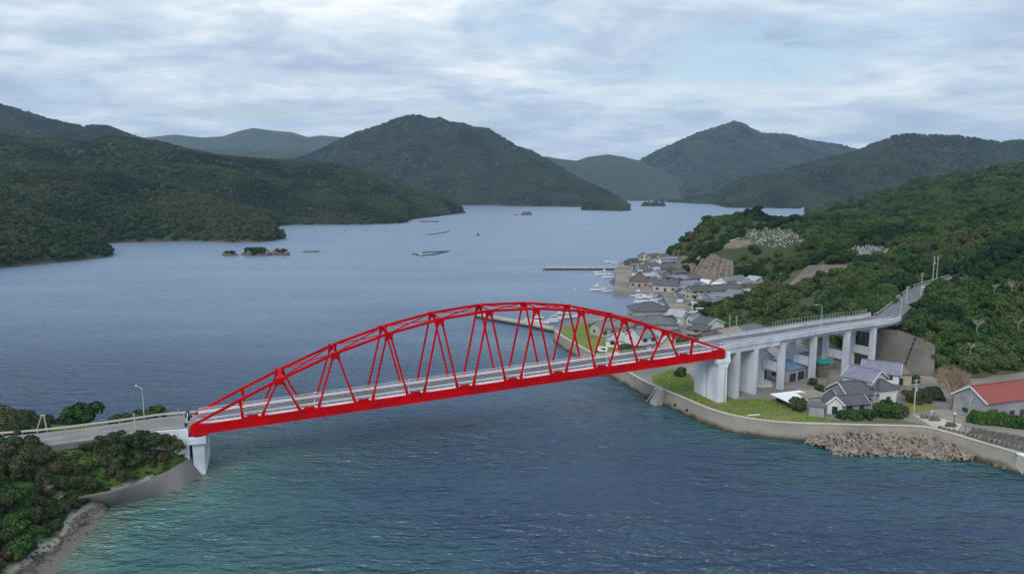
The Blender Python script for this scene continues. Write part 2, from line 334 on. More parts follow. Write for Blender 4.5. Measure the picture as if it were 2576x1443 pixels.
    # the bay beyond the strait is sheltered and calmer
    sy = N('ShaderNodeSeparateXYZ'); L(g.outputs['Position'], sy.inputs[0]); ym = N('ShaderNodeMapRange'); L(sy.outputs[1], ym.inputs[0]); ym.inputs[1].default_value = 150; ym.inputs[2].default_value = 600; ym.inputs[3].default_value = 2.2; ym.inputs[4].default_value = 0.7
    gm2 = N('ShaderNodeMath'); gm2.operation = 'MULTIPLY'; L(gr.outputs[0], gm2.inputs[0]); L(ym.outputs[0], gm2.inputs[1]); gr = gm2
    bp = N('ShaderNodeBump'); L(gr.outputs[0], bp.inputs['Distance']); L(a1.outputs[0], bp.inputs['Height']); bp.inputs['Strength'].default_value = 1.0
    L(bp.outputs[0], b.inputs['Normal'])
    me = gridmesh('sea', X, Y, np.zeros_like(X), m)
    xf, yf = X.ravel(), Y.ravel()
    d = coast_dist(xf, yf, LEFT_SHORE)
    sh = 0.85 * np.exp(-d / 7) + 0.42 * np.exp(-(d / 34) ** 2)
    bx, by = P(330, 1500, 0)[:2]; sh = np.maximum(sh, 0.50 * np.exp(-((xf - bx) ** 2 / 50 ** 2 + (yf - by) ** 2 / 26 ** 2)))
    RS = [P(*q, 0)[:2] for q in [(1389, 852), (1467, 897), (1561, 941), (1636, 994), (1686, 1013), (1761, 1054), (1839, 1082), (1950, 1102), (2040, 1120), (2200, 1140), (2400, 1160), (2576, 1187), (2700, 1230)]]
    sh = np.maximum(sh, 0.42 * np.exp(-coast_dist(xf, yf, RS) / 11))
    sh = np.clip(sh, 0, 1)
    at = me.attributes.new('shoal', 'FLOAT', 'POINT'); at.data.foreach_set('value', sh.astype(np.float32))
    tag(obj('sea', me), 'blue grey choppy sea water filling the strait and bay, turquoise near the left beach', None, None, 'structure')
build_sea()

# ------------------------------------------------------------------ hills
def crown_mesh(name, m, seed, leaves=1500, ls=0.13, blobs=11, low=False):
    rg = np.random.default_rng(seed); cs = [(0, 0, .75, .55)]
    for i in range(blobs):
        a = rg.uniform(0, 6.28); q = rg.uniform(.3, .72); cs.append((q * math.cos(a), q * math.sin(a), rg.uniform(.35, 1.15) - .25 * q, rg.uniform(.24, .42)))
    cs = np.array(cs); mb = MB()
    t = (1 + 5 ** .5) / 2
    iv = np.array([(-1, t, 0), (1, t, 0), (-1, -t, 0), (1, -t, 0), (0, -1, t), (0, 1, t), (0, -1, -t), (0, 1, -t), (t, 0, -1), (t, 0, 1), (-t, 0, -1), (-t, 0, 1)]) / math.hypot(1, t)
    fi = [(0, 11, 5), (0, 5, 1), (0, 1, 7), (0, 7, 10), (0, 10, 11), (1, 5, 9), (5, 11, 4), (11, 10, 2), (10, 7, 6), (7, 1, 8), (3, 9, 4), (3, 4, 2), (3, 2, 6), (3, 6, 8), (3, 8, 9), (4, 9, 5), (2, 4, 11), (6, 2, 10), (8, 6, 7), (9, 8, 1)]
    for c in cs:
        v = iv * c[3] * rg.uniform(.72, .95, (12, 1)) * (1 if low else .92) + c[:3]; mb.add(v.tolist(), fi)
    w = cs[:, 3] ** 2; w /= w.sum(); n = 0
    while n < leaves:
        c = cs[rg.choice(len(cs), p=w)]; d = rg.normal(size=3); d[2] = d[2] * .9 + .35; d /= np.linalg.norm(d)
        p = c[:3] + d * c[3] * rg.uniform(.88, 1.12)
        if (np.linalg.norm(cs[:, :3] - p, axis=1) < cs[:, 3] * .8).any(): continue
        nn = d + rg.normal(size=3) * .45; nn /= np.linalg.norm(nn); u = np.cross(nn, rg.normal(size=3)); u /= np.linalg.norm(u); vv = np.cross(nn, u)
        s = ls * rg.uniform(.6, 1.3)
        mb.add([p - u * s, p - vv * s * .7, p + u * s, p + vv * s * .7 + nn * s * .3], [(0, 1, 2), (0, 2, 3)]); n += 1
    return mb.mesh(name, m)
CROWN = {}
for key, m, lv, ls, cnt in (('far', FOL_far, 150, .24, 5), ('mid', FOL_mid, 1000, .115, 5), ('left', FOL_left, 1500, .092, 5), ('green', FOL_green, 1300, .10, 3)):
    CROWN[key] = [crown_mesh('crown_' + key, m, 11 + i, lv, ls, 9 + i % 4) for i in range(cnt)]
def sources(key):
    out = []
    for me in CROWN[key]:
        out.append(bpy.data.objects.new('crown_source', me))
    return out
SRC = {k: sources(k) for k in CROWN}

def kof(px): return P(px, 560, 0)[0] / P(px, 560, 0)[1]
def strip(name, ridge, foot, m, label, nk=260, nu=70, power=.85, amp=.35, freq=300, back=.35, seed=1, cover=8.0, ends=0.0):
    """a hill standing between its shore (foot) and its skyline (ridge), both given as they are seen; real terrain with a back side"""
    rp = [P(px, py, None, d) for px, py, d in ridge]
    fp = [P(q[0], q[1], 0) if len(q) == 2 else P(q[0], q[1], None, q[2]) for q in foot]
    kr = np.array([p[0] / p[1] for p in rp]); yr = np.array([p[1] for p in rp]); zr = np.array([p[2] for p in rp]) - cover
    kf = np.array([p[0] / p[1] for p in fp]); yf = np.array([p[1] for p in fp])
    o = np.argsort(kr); kr, yr, zr = kr[o], yr[o], zr[o]; o = np.argsort(kf); kf, yf = kf[o], yf[o]
    k = np.linspace(kr[0], kr[-1], nk); YR = np.interp(k, kr, yr); ZR = np.maximum(np.interp(k, kr, zr), 1); YF = np.minimum(np.interp(k, kf, yf), YR - 15)
    # smooth the shoreline a little and let small spurs run out
    u = np.concatenate([np.linspace(0, 1, nu), 1 + np.linspace(0, 1, 14)[1:]])
    K, U = np.meshgrid(k, u, indexing='ij')
    yfr = YF[:, None]; yrr = YR[:, None]; zrr = ZR[:, None]
    Y = np.where(U <= 1, yfr + (yrr - yfr) * U, yrr + (U - 1) * back * (yrr - yfr + 200)); X = K * Y
    pf = np.where(U <= 1, np.clip(U, 0, 1) ** power, np.cos(np.clip(U - 1, 0, 1) * math.pi / 2))
    n = fbm(X / freq, Y / freq, 5, seed, True) - .55; n2 = fbm(X / freq * 3, Y / freq * 3, 3, seed + 5) - .5
    w = np.clip(4 * U * (1 - U), 0, 1) * (U <= 1)
    Z = zrr * pf * (1 + w * (amp * n * 2 + amp * .5 * n2)) + w * n * amp * 25
    Z = np.where(U <= 1, np.minimum(Z, zrr * (0.15 + .85 * U) + H * 0 + zrr * .12 * w + 6), Z)
    Z = np.maximum(Z, 0.0); Z[:, 0] = -3; Z[:, -1] = -3; Z[0, :] *= .3; Z[-1, :] *= .3
    Z[:, 1] = np.maximum(Z[:, 1], 1.2)
    tag(obj(name, gridmesh(name, X, Y, Z, m)), label, None, None, 'structure')
    def sample(n):
        ki = rng.uniform(0, nk - 1.001, n); ui = rng.uniform(0.6, nu - 1.0 + 3, n)
        i = ki.astype(int); j = ui.astype(int); a = ki - i; b = ui - j
        f = lambda G: (G[i, j] * (1 - a) * (1 - b) + G[i + 1, j] * a * (1 - b) + G[i, j + 1] * (1 - a) * b + G[i + 1, j + 1] * a * b)
        return f(X), f(Y), f(Z), (k[1] - k[0]) * nk, (YR - YF)[i]
    return sample
def cover_strip(sample, name, label, s0=4.2, sk=.0034, key='far', zmin=1.5, n0=120000, rfac=.72, gap=None, pxmin=-80, pxmax=2660):
    x, y, z, dk, dy = sample(n0)
    area = y * dk * dy / n0 * (1.05)                      # ground area each trial stands for
    s = np.maximum(s0, sk * y); keep = rng.uniform(0, 1, n0) < area / (s * s)
    px, py = proj(x, y, z)
    keep &= (z > zmin) & (px > pxmin) & (px < pxmax)
    if gap is not None: keep &= gap(x, y, z)
    x, y, z, s = x[keep], y[keep], z[keep], s[keep]
    r = s * rfac * rng.uniform(.7, 1.3, len(x))
    scatter(name, np.stack([x, y, z - r * .25], -1), r, SRC[key], label)
    print(name, len(x))

FT = lambda *q: list(q)
# far ranges
strip('hills', [(-200, 330, 7000), (300, 352, 7000), (385, 345, 7000), (440, 339, 7000), (510, 346, 7000), (560, 343, 7000), (600, 330, 7000), (637, 322, 7000), (690, 329, 7000), (735, 333, 7000), (775, 346, 7000), (810, 341, 7000), (860, 345, 7000), (950, 360, 7000), (1100, 400, 7000)],
      [(-200, 480, 5200), (1100, 480, 5200)], M_gfar, 'long far blue range behind the left hills', power=.8, freq=700, seed=3, cover=0)
strip('hills', [(300, 395, 4300), (450, 372, 4300), (520, 371, 4300), (560, 374, 4300), (620, 374, 4300), (700, 378, 4300), (760, 376, 4300), (830, 380, 4300), (900, 390, 4300)],
      [(300, 460, 3500), (900, 460, 3500)], M_gfar, 'low wooded range below the far blue range', power=.8, freq=400, seed=4, cover=4)
sB = strip('mountain', [(-150, 205, 3000), (-60, 235, 3000), (0, 257, 3000), (60, 275, 3000), (120, 294, 3000), (205, 313, 3000), (235, 311, 3000), (270, 312, 3000), (310, 328, 3000), (350, 342, 3000), (400, 362, 3000), (500, 400, 3000)],
      [(-150, 430, 2100), (500, 430, 2100)], M_gfar, 'dark mountain flank descending from the left edge', power=.9, freq=500, seed=5, cover=10)
sD = strip('mountain', [(700, 410, 3700), (780, 388, 3700), (800, 378, 3700), (830, 362, 3700), (860, 345, 3700), (900, 332, 3650), (930, 322, 3650), (960, 314, 3600), (1000, 295, 3600), (1035, 287, 3600), (1060, 289, 3600), (1085, 297, 3600), (1105, 293, 3600), (1130, 308, 3600), (1165, 310, 3600), (1190, 320, 3600), (1225, 322, 3600), (1260, 340, 3550), (1300, 365, 3500), (1335, 375, 3450), (1380, 400, 3400), (1430, 430, 3350), (1480, 458, 3250), (1530, 480, 3150), (1570, 500, 3000), (1592, 512, 2950)],
      [(700, 517), (1165, 517), (1240, 516), (1300, 519), (1460, 521), (1592, 516)], M_gfar, 'broad wooded mountain with twin summit knobs in the middle', power=.85, amp=1.0, freq=420, seed=6, cover=9, nk=360, nu=110)
sF = strip('hills', [(1330, 420, 5200), (1375, 392, 5200), (1400, 397, 5200), (1450, 403, 5200), (1480, 393, 5200), (1530, 387, 5200), (1570, 393, 5200), (1608, 403, 5200), (1650, 420, 5200), (1720, 450, 5000)],
      [(1330, 500, 4200), (1720, 500, 4200)], M_gfar, 'low saddle of hills between the two big mountains', power=.8, freq=500, seed=7, cover=4)
sG = strip('mountain', [(1480, 470, 5800), (1560, 430, 5800), (1608, 403, 5800), (1650, 380, 5800), (1700, 357, 5800), (1750, 335, 5800), (1800, 320, 5800), (1825, 312, 5800), (1848, 302, 5800), (1865, 306, 5800), (1885, 319, 5800), (1920, 334, 5800), (1970, 335, 5800), (2000, 341, 5800), (2040, 353, 5800), (2100, 360, 5800), (2160, 375, 5800), (2250, 395, 5800), (2500, 430, 5800)],
      [(1480, 505), (1690, 505), (1800, 507), (2500, 507)], M_gfar, 'blue pointed mountain rising behind the right hills', power=1.15, amp=.8, freq=800, seed=8, cover=12, nk=340)
sH = strip('mountain', [(1660, 507, 3900), (1700, 500, 3600), (1760, 490, 3300), (1800, 480, 3200), (1870, 446, 3100), (1905, 436, 3100), (1945, 436, 3100), (2000, 414, 3100), (2060, 398, 3100), (2120, 385, 3100), (2160, 374, 3100), (2210, 355, 3050), (2250, 338, 3000), (2280, 334, 3000), (2340, 336, 3000), (2400, 338, 3000), (2450, 343, 3000), (2480, 350, 3000), (2520, 352, 3000), (2576, 348, 3000), (2700, 330, 3000)],
      [(1660, 508), (1720, 507), (1790, 513), (1830, 523), (2030, 525), (2200, 526), (2700, 530)], M_gfar, 'long wooded ridge at the right, shaded, above the bay', power=.85, amp=.9, freq=380, seed=9, cover=9, nk=340, nu=110)
sC1 = strip('hills', [(-250, 325, 1900), (0, 337, 1850), (90, 350, 1800), (180, 352, 1800), (225, 360, 1800), (270, 345, 1750), (330, 352, 1750), (395, 358, 1750), (430, 368, 1750), (500, 385, 1750), (560, 395, 1750), (640, 402, 1800), (700, 405, 1800), (800, 410, 1850), (870, 420, 1900), (940, 437, 1900), (1000, 457, 1950), (1060, 478, 1950), (1120, 500, 1950), (1150, 512, 1930), (1168, 525, 1900)],
      [(-250, 600), (300, 600), (600, 590), (700, 570), (716, 567), (800, 566), (900, 566), (1000, 563), (1022, 560), (1028, 553), (1080, 547), (1110, 543), (1150, 538), (1168, 534)], M_gfar, 'dark wooded hills along the left shore of the bay', power=.78, amp=.85, freq=240, seed=10, cover=5, nk=420, nu=130)
sC2 = strip('hills', [(-250, 400, 1200), (0, 420, 1150), (180, 425, 1150), (300, 440, 1100), (400, 455, 1080), (480, 478, 1050), (560, 505, 1000), (620, 522, 960), (660, 540, 920), (690, 556, 900), (712, 576, 880), (718, 584, 872)],
      [(-250, 640), (200, 620), (290, 611), (420, 609), (500, 607), (590, 611), (640, 610), (690, 606), (697, 596), (718, 588)], M_gfar, 'nearer wooded headland with a thin beach on the left shore', power=.65, amp=.75, freq=130, seed=12, cover=5, nk=300, nu=90)
sC3 = strip('hills', [(-300, 470, 760), (-100, 488, 760), (0, 505, 740), (70, 522, 730), (130, 545, 720), (190, 568, 700), (240, 592, 690), (270, 612, 680), (285, 630, 672)],
      [(-300, 700), (-100, 690), (0, 675), (90, 667), (190, 657), (250, 650), (280, 644), (285, 640)], M_gfar, 'nearest wooded headland at the left edge', power=.5, amp=.5, freq=80, seed=13, cover=4.5, nk=220, nu=70)
sE1 = strip('island', [(1463, 522, 2200), (1475, 506, 2200), (1500, 502, 2200), (1530, 503, 2200), (1560, 507, 2200), (1580, 514, 2200), (1590, 524, 2200)],
      [(1463, 526), (1490, 529), (1540, 531), (1575, 531), (1590, 527)], M_gfar, 'flat wooded islet lying before the central mountain', power=.35, amp=.1, freq=60, cover=8, nk=60, nu=20)
sE2 = strip('island', [(1617, 515, 2750), (1625, 507, 2750), (1645, 504, 2750), (1665, 507, 2750), (1676, 515, 2750)],
      [(1617, 516), (1645, 518), (1676, 517)], M_gfar, 'small round wooded islet right of the flat islet', power=.35, amp=.1, freq=60, cover=8, nk=40, nu=16)
cover_strip(sB, 'forest', 'unbroken forest on the dark mountain at the left edge', n0=160000, sk=.0026)
cover_strip(sD, 'forest', 'unbroken forest on the twin-knobbed central mountain', n0=480000, sk=.0024)
cover_strip(sG, 'forest', 'hazy forest on the pointed blue mountain', n0=140000, sk=.0026)
cover_strip(sH, 'forest', 'forest on the long shaded ridge at the right', n0=380000, sk=.003)
cover_strip(sC1, 'forest', 'dense forest on the hills of the left shore', n0=400000)
cover_strip(sC2, 'forest', 'dense forest on the nearer left headland', n0=160000, s0=4.6, zmin=2.5)
cover_strip(sC3, 'forest', 'dense brownish forest on the nearest left headland', n0=120000, s0=4.0, zmin=1.6)
cover_strip(sE1, 'forest', 'woods covering the flat islet', n0=8000); cover_strip(sE2, 'forest', 'woods covering the small round islet', n0=5000)

# ------------------------------------------------------------------ the land on the right: one terrain through measured points
def rbf(ctrl):
    p = np.array(ctrl, float); n = len(p); D = np.hypot(p[:, None, 0] - p[None, :, 0], p[:, None, 1] - p[None, :, 1])
    A = np.zeros((n + 3, n + 3)); A[:n, :n] = D + np.eye(n) * 1.5 * -1; A[:n, n] = 1; A[:n, n + 1:] = p[:, :2]; A[n, :n] = 1; A[n + 1:, :n] = p[:, :2].T
    w = np.linalg.solve(A, np.concatenate([p[:, 2], [0, 0, 0]]))
    def f(x, y):
        x = np.asarray(x, float); y = np.asarray(y, float); s = np.full(x.shape, w[n]) + w[n + 1] * x + w[n + 2] * y
        for i in range(n): s = s + w[i] * np.hypot(x - p[i, 0], y - p[i, 1])
        return s
    return f
C = [P(px, py, 2.0) for px, py in [(1560, 700), (1600, 690), (1650, 695), (1700, 735), (1750, 765), (1800, 735), (1850, 745), (1700, 800), (1750, 850), (1850, 850), (1900, 722), (1640, 850), (1500, 850), (1600, 950), (1750, 1000), (1900, 1000), (2100, 1000), (2250, 1040), (2400, 1040), (2000, 930), (2150, 925), (2500, 1000), (2576, 1100), (2300, 980), (2420, 980), (1640, 668), (1900, 880), (1985, 870), (2640, 1040), (2700, 1000)]]
C += [P(px, py, z) for px, py, z in [(1690, 665, 4), (1745, 712, 5), (1790, 721, 5), (1945, 716, 8), (1850, 820, 4), (1950, 818, 4),
     (2180, 635, 28), (1950, 600, 28), (2000, 640, 22), (2100, 620, 27), (2250, 600, 32), (2350, 650, 26), (2300, 715, 17), (2050, 690, 19), (2070, 668, 22), (1985, 705, 15)]]
C += [P(px, py, None, d) for px, py, d in [(1720, 588, 600), (1760, 570, 620), (1830, 552, 620), (1900, 545, 600), (1960, 560, 580), (1712, 610, 585), (1840, 608, 440), (1790, 655, 415), (1800, 620, 430),
     (1800, 798, 304), (1860, 775, 315), (1930, 750, 320), (2000, 725, 325), (2100, 708, 330), (2200, 678, 330), (2050, 800, 262), (2150, 782, 262), (2230, 765, 265),
     (2100, 575, 520), (2000, 575, 540), (2100, 552, 900), (2030, 556, 1100), (2200, 507, 1100), (2300, 472, 1200), (2400, 452, 1200), (2500, 437, 1200), (2576, 425, 1200), (2700, 405, 1200), (2900, 390, 1300),
     (2300, 545, 700), (2450, 525, 650), (2576, 505, 600), (2450, 585, 480), (2576, 565, 450), (2750, 500, 500),
     (2280, 802, 232), (2325, 752, 262), (2345, 735, 275), (2420, 712, 288), (2375, 735, 270), (2470, 700, 295), (2500, 655, 300), (2576, 605, 310), (2700, 545, 320), (2330, 830, 226), (2400, 860, 226), (2500, 830, 235), (2576, 780, 245), (2500, 720, 275), (2650, 800, 245), (2420, 780, 255), (2340, 800, 240), (2576, 690, 280)]]
C += [P(px, py, 3.0) for px, py in [(2340, 945), (2420, 955), (2500, 945), (2576, 935), (2700, 930), (2280, 940)]]
C += [P(px, py, -6) for px, py in [(1700, 600), (1640, 630), (1600, 645), (1550, 660), (1500, 700), (1450, 780), (1350, 850), (1440, 960), (1560, 1040), (1750, 1120), (1950, 1170), (2200, 1200), (2576, 1280), (1980, 546), (1900, 540), (1650, 610), (2700, 1350)]]
for px, d in ((1662, 565), (1675, 590), (1685, 620), (1700, 680), (1760, 800), (1850, 850), (1950, 950), (1850, 720), (1950, 780), (1750, 700), (2010, 1400), (2000, 1150)):
    q = P(px, 560, None, d); C.append((q[0], q[1], -8))
right_h0 = rbf(C); GZ = 3.2
FLAT = [P(px, py, GZ)[:2] + (r,) for px, py, r in [(1674, 652, 9), (1720, 663, 9), (1647, 662, 8), (1620, 658, 9), (1600, 662, 8), (1618, 668, 8), (1652, 650, 9), (1620, 682, 9), (1648, 674, 9), (1676, 663, 10), (1698, 663, 9), (1676, 679, 11), (1702, 677, 11), (1652, 700, 11), (1678, 696, 11), (1700, 710, 11), (1725, 708, 11), (1610, 716, 14), (1675, 728, 14),
        (1746, 707, 10), (1730, 726, 10), (1760, 724, 10), (1765, 750, 11), (1788, 722, 8), (1842, 715, 10), (1866, 712, 10), (1884, 719, 9), (1912, 717, 10), (1815, 737, 12), (1850, 735, 12), (1818, 757, 12), (1842, 755, 10), (1866, 749, 10), (1885, 746, 9), (1812, 772, 9), (1790, 768, 12), (1714, 694, 10), (1727, 676, 9), (1800, 838, 12), (1850, 854, 14), (1912, 846, 16), (1985, 945, 16), (2080, 925, 12), (2265, 955, 13), (2230, 965, 13)]]
def right_h(x, y):
    z = right_h0(x, y); w = np.clip((z - 6) / 12, 0, 1)
    for fx, fy, fr in FLAT: z = np.minimum(z, GZ - .6 + np.maximum(0, np.hypot(np.asarray(x) - fx, np.asarray(y) - fy) - fr) * .75)
    return z + w * (fbm(np.asarray(x) / 26, np.asarray(y) / 26, 4, 31) - .5) * 7 * np.clip(np.asarray(y) / 350, .4, 2.5)
def right_land():
    k = np.linspace(0.12, 1.05, 300); y = np.geomspace(135, 1750, 300); K, Y = np.meshgrid(k, y, indexing='ij'); X = K * Y
    Z = right_h(X, Y); Z = np.maximum(Z, -6)
    tag(obj('hills', gridmesh('hills', X, Y, Z, M_gnear)), 'green hills and spurs behind the village and viaduct on the right', None, None, 'structure')
right_land()

# flat made ground of the village, inside its quays and sea wall
WALL_TOP = [(1397, 832), (1411, 845), (1446, 864), (1480, 884), (1530, 911), (1579, 935), (1604, 951), (1632, 965), (1661, 977), (1714, 999), (1752, 1016), (1792, 1032), (1835, 1044), (1878, 1052), (1915, 1058), (1950, 1062), (2005, 1065), (2061, 1067), (2140, 1069), (2229, 1071), (2290, 1072), (2335, 1075), (2368, 1084), (2425, 1100), (2480, 1117), (2530, 1131), (2576, 1146), (2660, 1175)]
WZ, GZ = 4.1, 3.2
wall = [P(px, py, WZ)[:2] for px, py in WALL_TOP]
quay = [P(px, py, GZ)[:2] for px, py in [(1393, 829), (1430, 812), (1470, 801), (1540, 795), (1590, 790), (1600, 783), (1668, 783), (1692, 778), (1676, 760), (1668, 742), (1657, 733), (1600, 732), (1545, 730), (1548, 700), (1545, 680), (1555, 662), (1585, 650), (1640, 640), (1680, 634)]]
inland = [P(1760, 640, GZ)[:2], P(1960, 700, GZ)[:2], P(2200, 800, GZ)[:2], P(2400, 860, GZ)[:2], P(2700, 900, GZ)[:2], P(2760, 1000, GZ)[:2]]
ground_poly = wall[::1] + inland[::-1] + quay[::-1]
mb = MB(); n = len(ground_poly)
mb.add([(x, y, GZ) for x, y in ground_poly] + [(x, y, -4) for x, y in ground_poly], [tuple(range(n))] + [(i, n + i, n + (i + 1) % n, (i + 1) % n) for i in range(n)])
tag(mb.build('ground', M_soil), 'flat beige ground of the fishing village', None, None, 'structure')
def in_poly(x, y, poly):
    ins = np.zeros(x.shape, bool); j = len(poly) - 1
    for i in range(len(poly)):
        xi, yi = poly[i]; xj, yj = poly[j]
        c = ((yi > y) != (yj > y)) & (x < (xj - xi) * (y - yi) / (yj - yi + 1e-12) + xi); ins ^= c; j = i
    return ins

# ------------------------------------------------------------------ the land at the lower left
DZ_L = 10.4
CL = [P(px, py, z) for px, py, z in [(480, 1050, 9.6), (430, 1055, 9.8), (300, 1075, 9.8), (200, 1090, 9.8), (130, 1100, 9.8), (40, 1110, 10), (-100, 1130, 10.5), (-300, 1150, 11), (430, 1072, 9.4), (300, 1098, 9.5), (200, 1112, 9.5), (130, 1122, 9.6),
     (60, 1060, 9), (-50, 1060, 10), (512, 1170, -3), (520, 1140, -4), (525, 1100, -5), (505, 1045, -4), (560, 1100, -6), (545, 1060, -6),
     (486, 1150, 3.4), (456, 1169, 3.4), (383, 1205, 3.3), (297, 1234, 3.2), (195, 1254, 3.0), (470, 1115, 7.0), (440, 1140, 5.6), (400, 1130, 7.5), (350, 1185, 4.8), (300, 1150, 7.6), (250, 1200, 5.2),
     (150, 1200, 7), (60, 1200, 9), (0, 1150, 11), (-100, 1200, 11), (100, 1300, 4.4), (0, 1300, 7), (150, 1290, 2.4), (60, 1370, 2.6), (0, 1400, 3), (-60, 1440, 3), (-100, 1350, 7), (-200, 1300, 10),
     (200, 1290, 1.3), (170, 1340, 1.1), (110, 1390, 1.2), (40, 1440, 1.4), (-30, 1500, 1.4), (236, 1300, 0.25), (214, 1340, 0.2), (176, 1388, 0.2), (130, 1443, 0.2), (40, 1560, .2), (-80, 1600, 1.2),
     (514, 1196, -2), (490, 1214, -2.2), (465, 1230, -2.2), (440, 1238, -2.2), (415, 1246, -2.2), (385, 1253, -2.2), (347, 1262, -2.2), (315, 1270, -2.0), (280, 1276, -1.6), (255, 1281, -1.2), (600, 1200, -6), (520, 1270, -4), (380, 1300, -3), (290, 1340, -1.2), (250, 1400, -1.2), (200, 1470, -1.2), (100, 1600, -1.5), (400, 1500, -6), (-50, 1750, -1.5),
     (100, 1000, -4), (250, 1010, -4), (400, 1000, -4), (-100, 985, -4), (500, 985, -6), (-300, 960, -4), (0, 940, -8)]]
CL += [P(px, 1050, None, d)[:2] + (z,) for px, d, z in [(130, 161, 3.5), (200, 162, 3.2), (270, 162, 2.2), (340, 163, 2.4), (400, 163, 2.6), (450, 162, 0), (130, 172, -2), (200, 172, -2), (300, 172, -3), (400, 172, -3), (60, 176, 1)]]
left_h0 = rbf(CL)
SEASIDE = [P(px, py, -.2)[:2] for px, py in [(512, 1192), (495, 1206), (465, 1226), (430, 1238), (395, 1247), (347, 1257), (300, 1267), (262, 1274), (275, 1330), (330, 1420), (600, 1500), (900, 1300), (700, 1120), (540, 1150)]]
def left_h(x, y):
    z = left_h0(x, y); x = np.asarray(x, float); y = np.asarray(y, float)
    return np.where(in_poly(x, y, SEASIDE), np.minimum(z, -.8), z)
def left_land():
    x = np.linspace(-175, -52, 190); y = np.linspace(78, 200, 190); X, Y = np.meshgrid(x, y, indexing='ij')
    Z = left_h(X, Y); Z = np.maximum(Z + (fbm(X / 2, Y / 2, 3, 3) - .5) * .35, -3)
    m = mat('left_slope_ground', (0.055, 0.115, 0.020), (0.085, 0.12, 0.035), rough=0.95, scale=.12, coords='World', bump=.3, bscale=1.2)
    nt = m.node_tree; N = nt.nodes.new; L = nt.links.new; b = nt.nodes['Principled BSDF']; src = b.inputs['Base Color'].links[0].from_socket
    g = N('ShaderNodeNewGeometry'); s = N('ShaderNodeSeparateXYZ'); L(g.outputs['Position'], s.inputs[0])
    nn = N('ShaderNodeTexNoise'); nn.inputs['Scale'].default_value = .35; nn.inputs['Detail'].default_value = 7; L(g.outputs['Position'], nn.inputs['Vector'])
    a = N('ShaderNodeMath'); a.operation = 'MULTIPLY_ADD'; L(nn.outputs[0], a.inputs[0]); a.inputs[1].default_value = -1.6; L(s.outputs[2], a.inputs[2])
    r = N('ShaderNodeMapRange'); r.inputs[1].default_value = 0.9; r.inputs[2].default_value = 1.5; L(a.outputs[0], r.inputs[0])
    # sand: pale at the back of the beach, dark wrack and stones lower down
    w = N('ShaderNodeValToRGB'); L(a.outputs[0], w.inputs[0]); e = w.color_ramp
    e.elements[0].position = 0.0; e.elements[0].color = (0.17, 0.155, 0.125, 1); e.elements[1].position = .75; e.elements[1].color = (0.40, 0.37, 0.32, 1)
    q = e.elements.new(.12); q.color = (0.10, 0.088, 0.07, 1); q = e.elements.new(.3); q.color = (0.12, 0.10, 0.08, 1)
    x_ = N('ShaderNodeMixRGB'); L(r.outputs[0], x_.inputs[0]); L(w.outputs[0], x_.inputs[1]); L(src, x_.inputs[2]); L(x_.outputs[0], b.inputs['Base Color'])
    tag(obj('hillside', gridmesh('hillside', X, Y, Z, m)), 'steep grassy bank and beach below the road at the lower left', None, None, 'structure')
left_land()
# ------------------------------------------------------------------ the red truss bridge
B0 = Vector((-67.7, 142.1, 10.6)); BD = Vector((124.6, 41.5, 0)); BL = BD.length; U = BD.normalized(); NV = Vector((-U.y, U.x, 0))
GR = 6.8; TW = 9.2; NP = 11
def bp(t, off=0.0, h=0.0):                 # t in panels, off across the deck (0 = near truss), h above the bottom chord's top edge
    return B0 + U * (BL * t / NP) + NV * off + Vector((0, 0, GR * t / NP + h))
bridge = thing('arch_bridge', B0, 'long red steel arch truss road bridge crossing the strait', 'bridge')
def part(mb, name, mats, root, **k):
    """mesh written in world coordinates, hung under its thing"""
    o = mb.build(name, mats, root, **k); o.location = -root.location; return o
TOPS = {0.0: 0.2, 0.80: 4.3, 1.5: 7.7, 2.5: 12.0, 3.5: 15.1, 4.5: 17.1, 5.5: 17.8, 6.5: 17.1, 7.5: 15.2, 8.5: 11.8, 9.5: 7.4, 10.2: 4.0, 11.0: 0.2}
tk = sorted(TOPS)
up = (0, 0, 1)
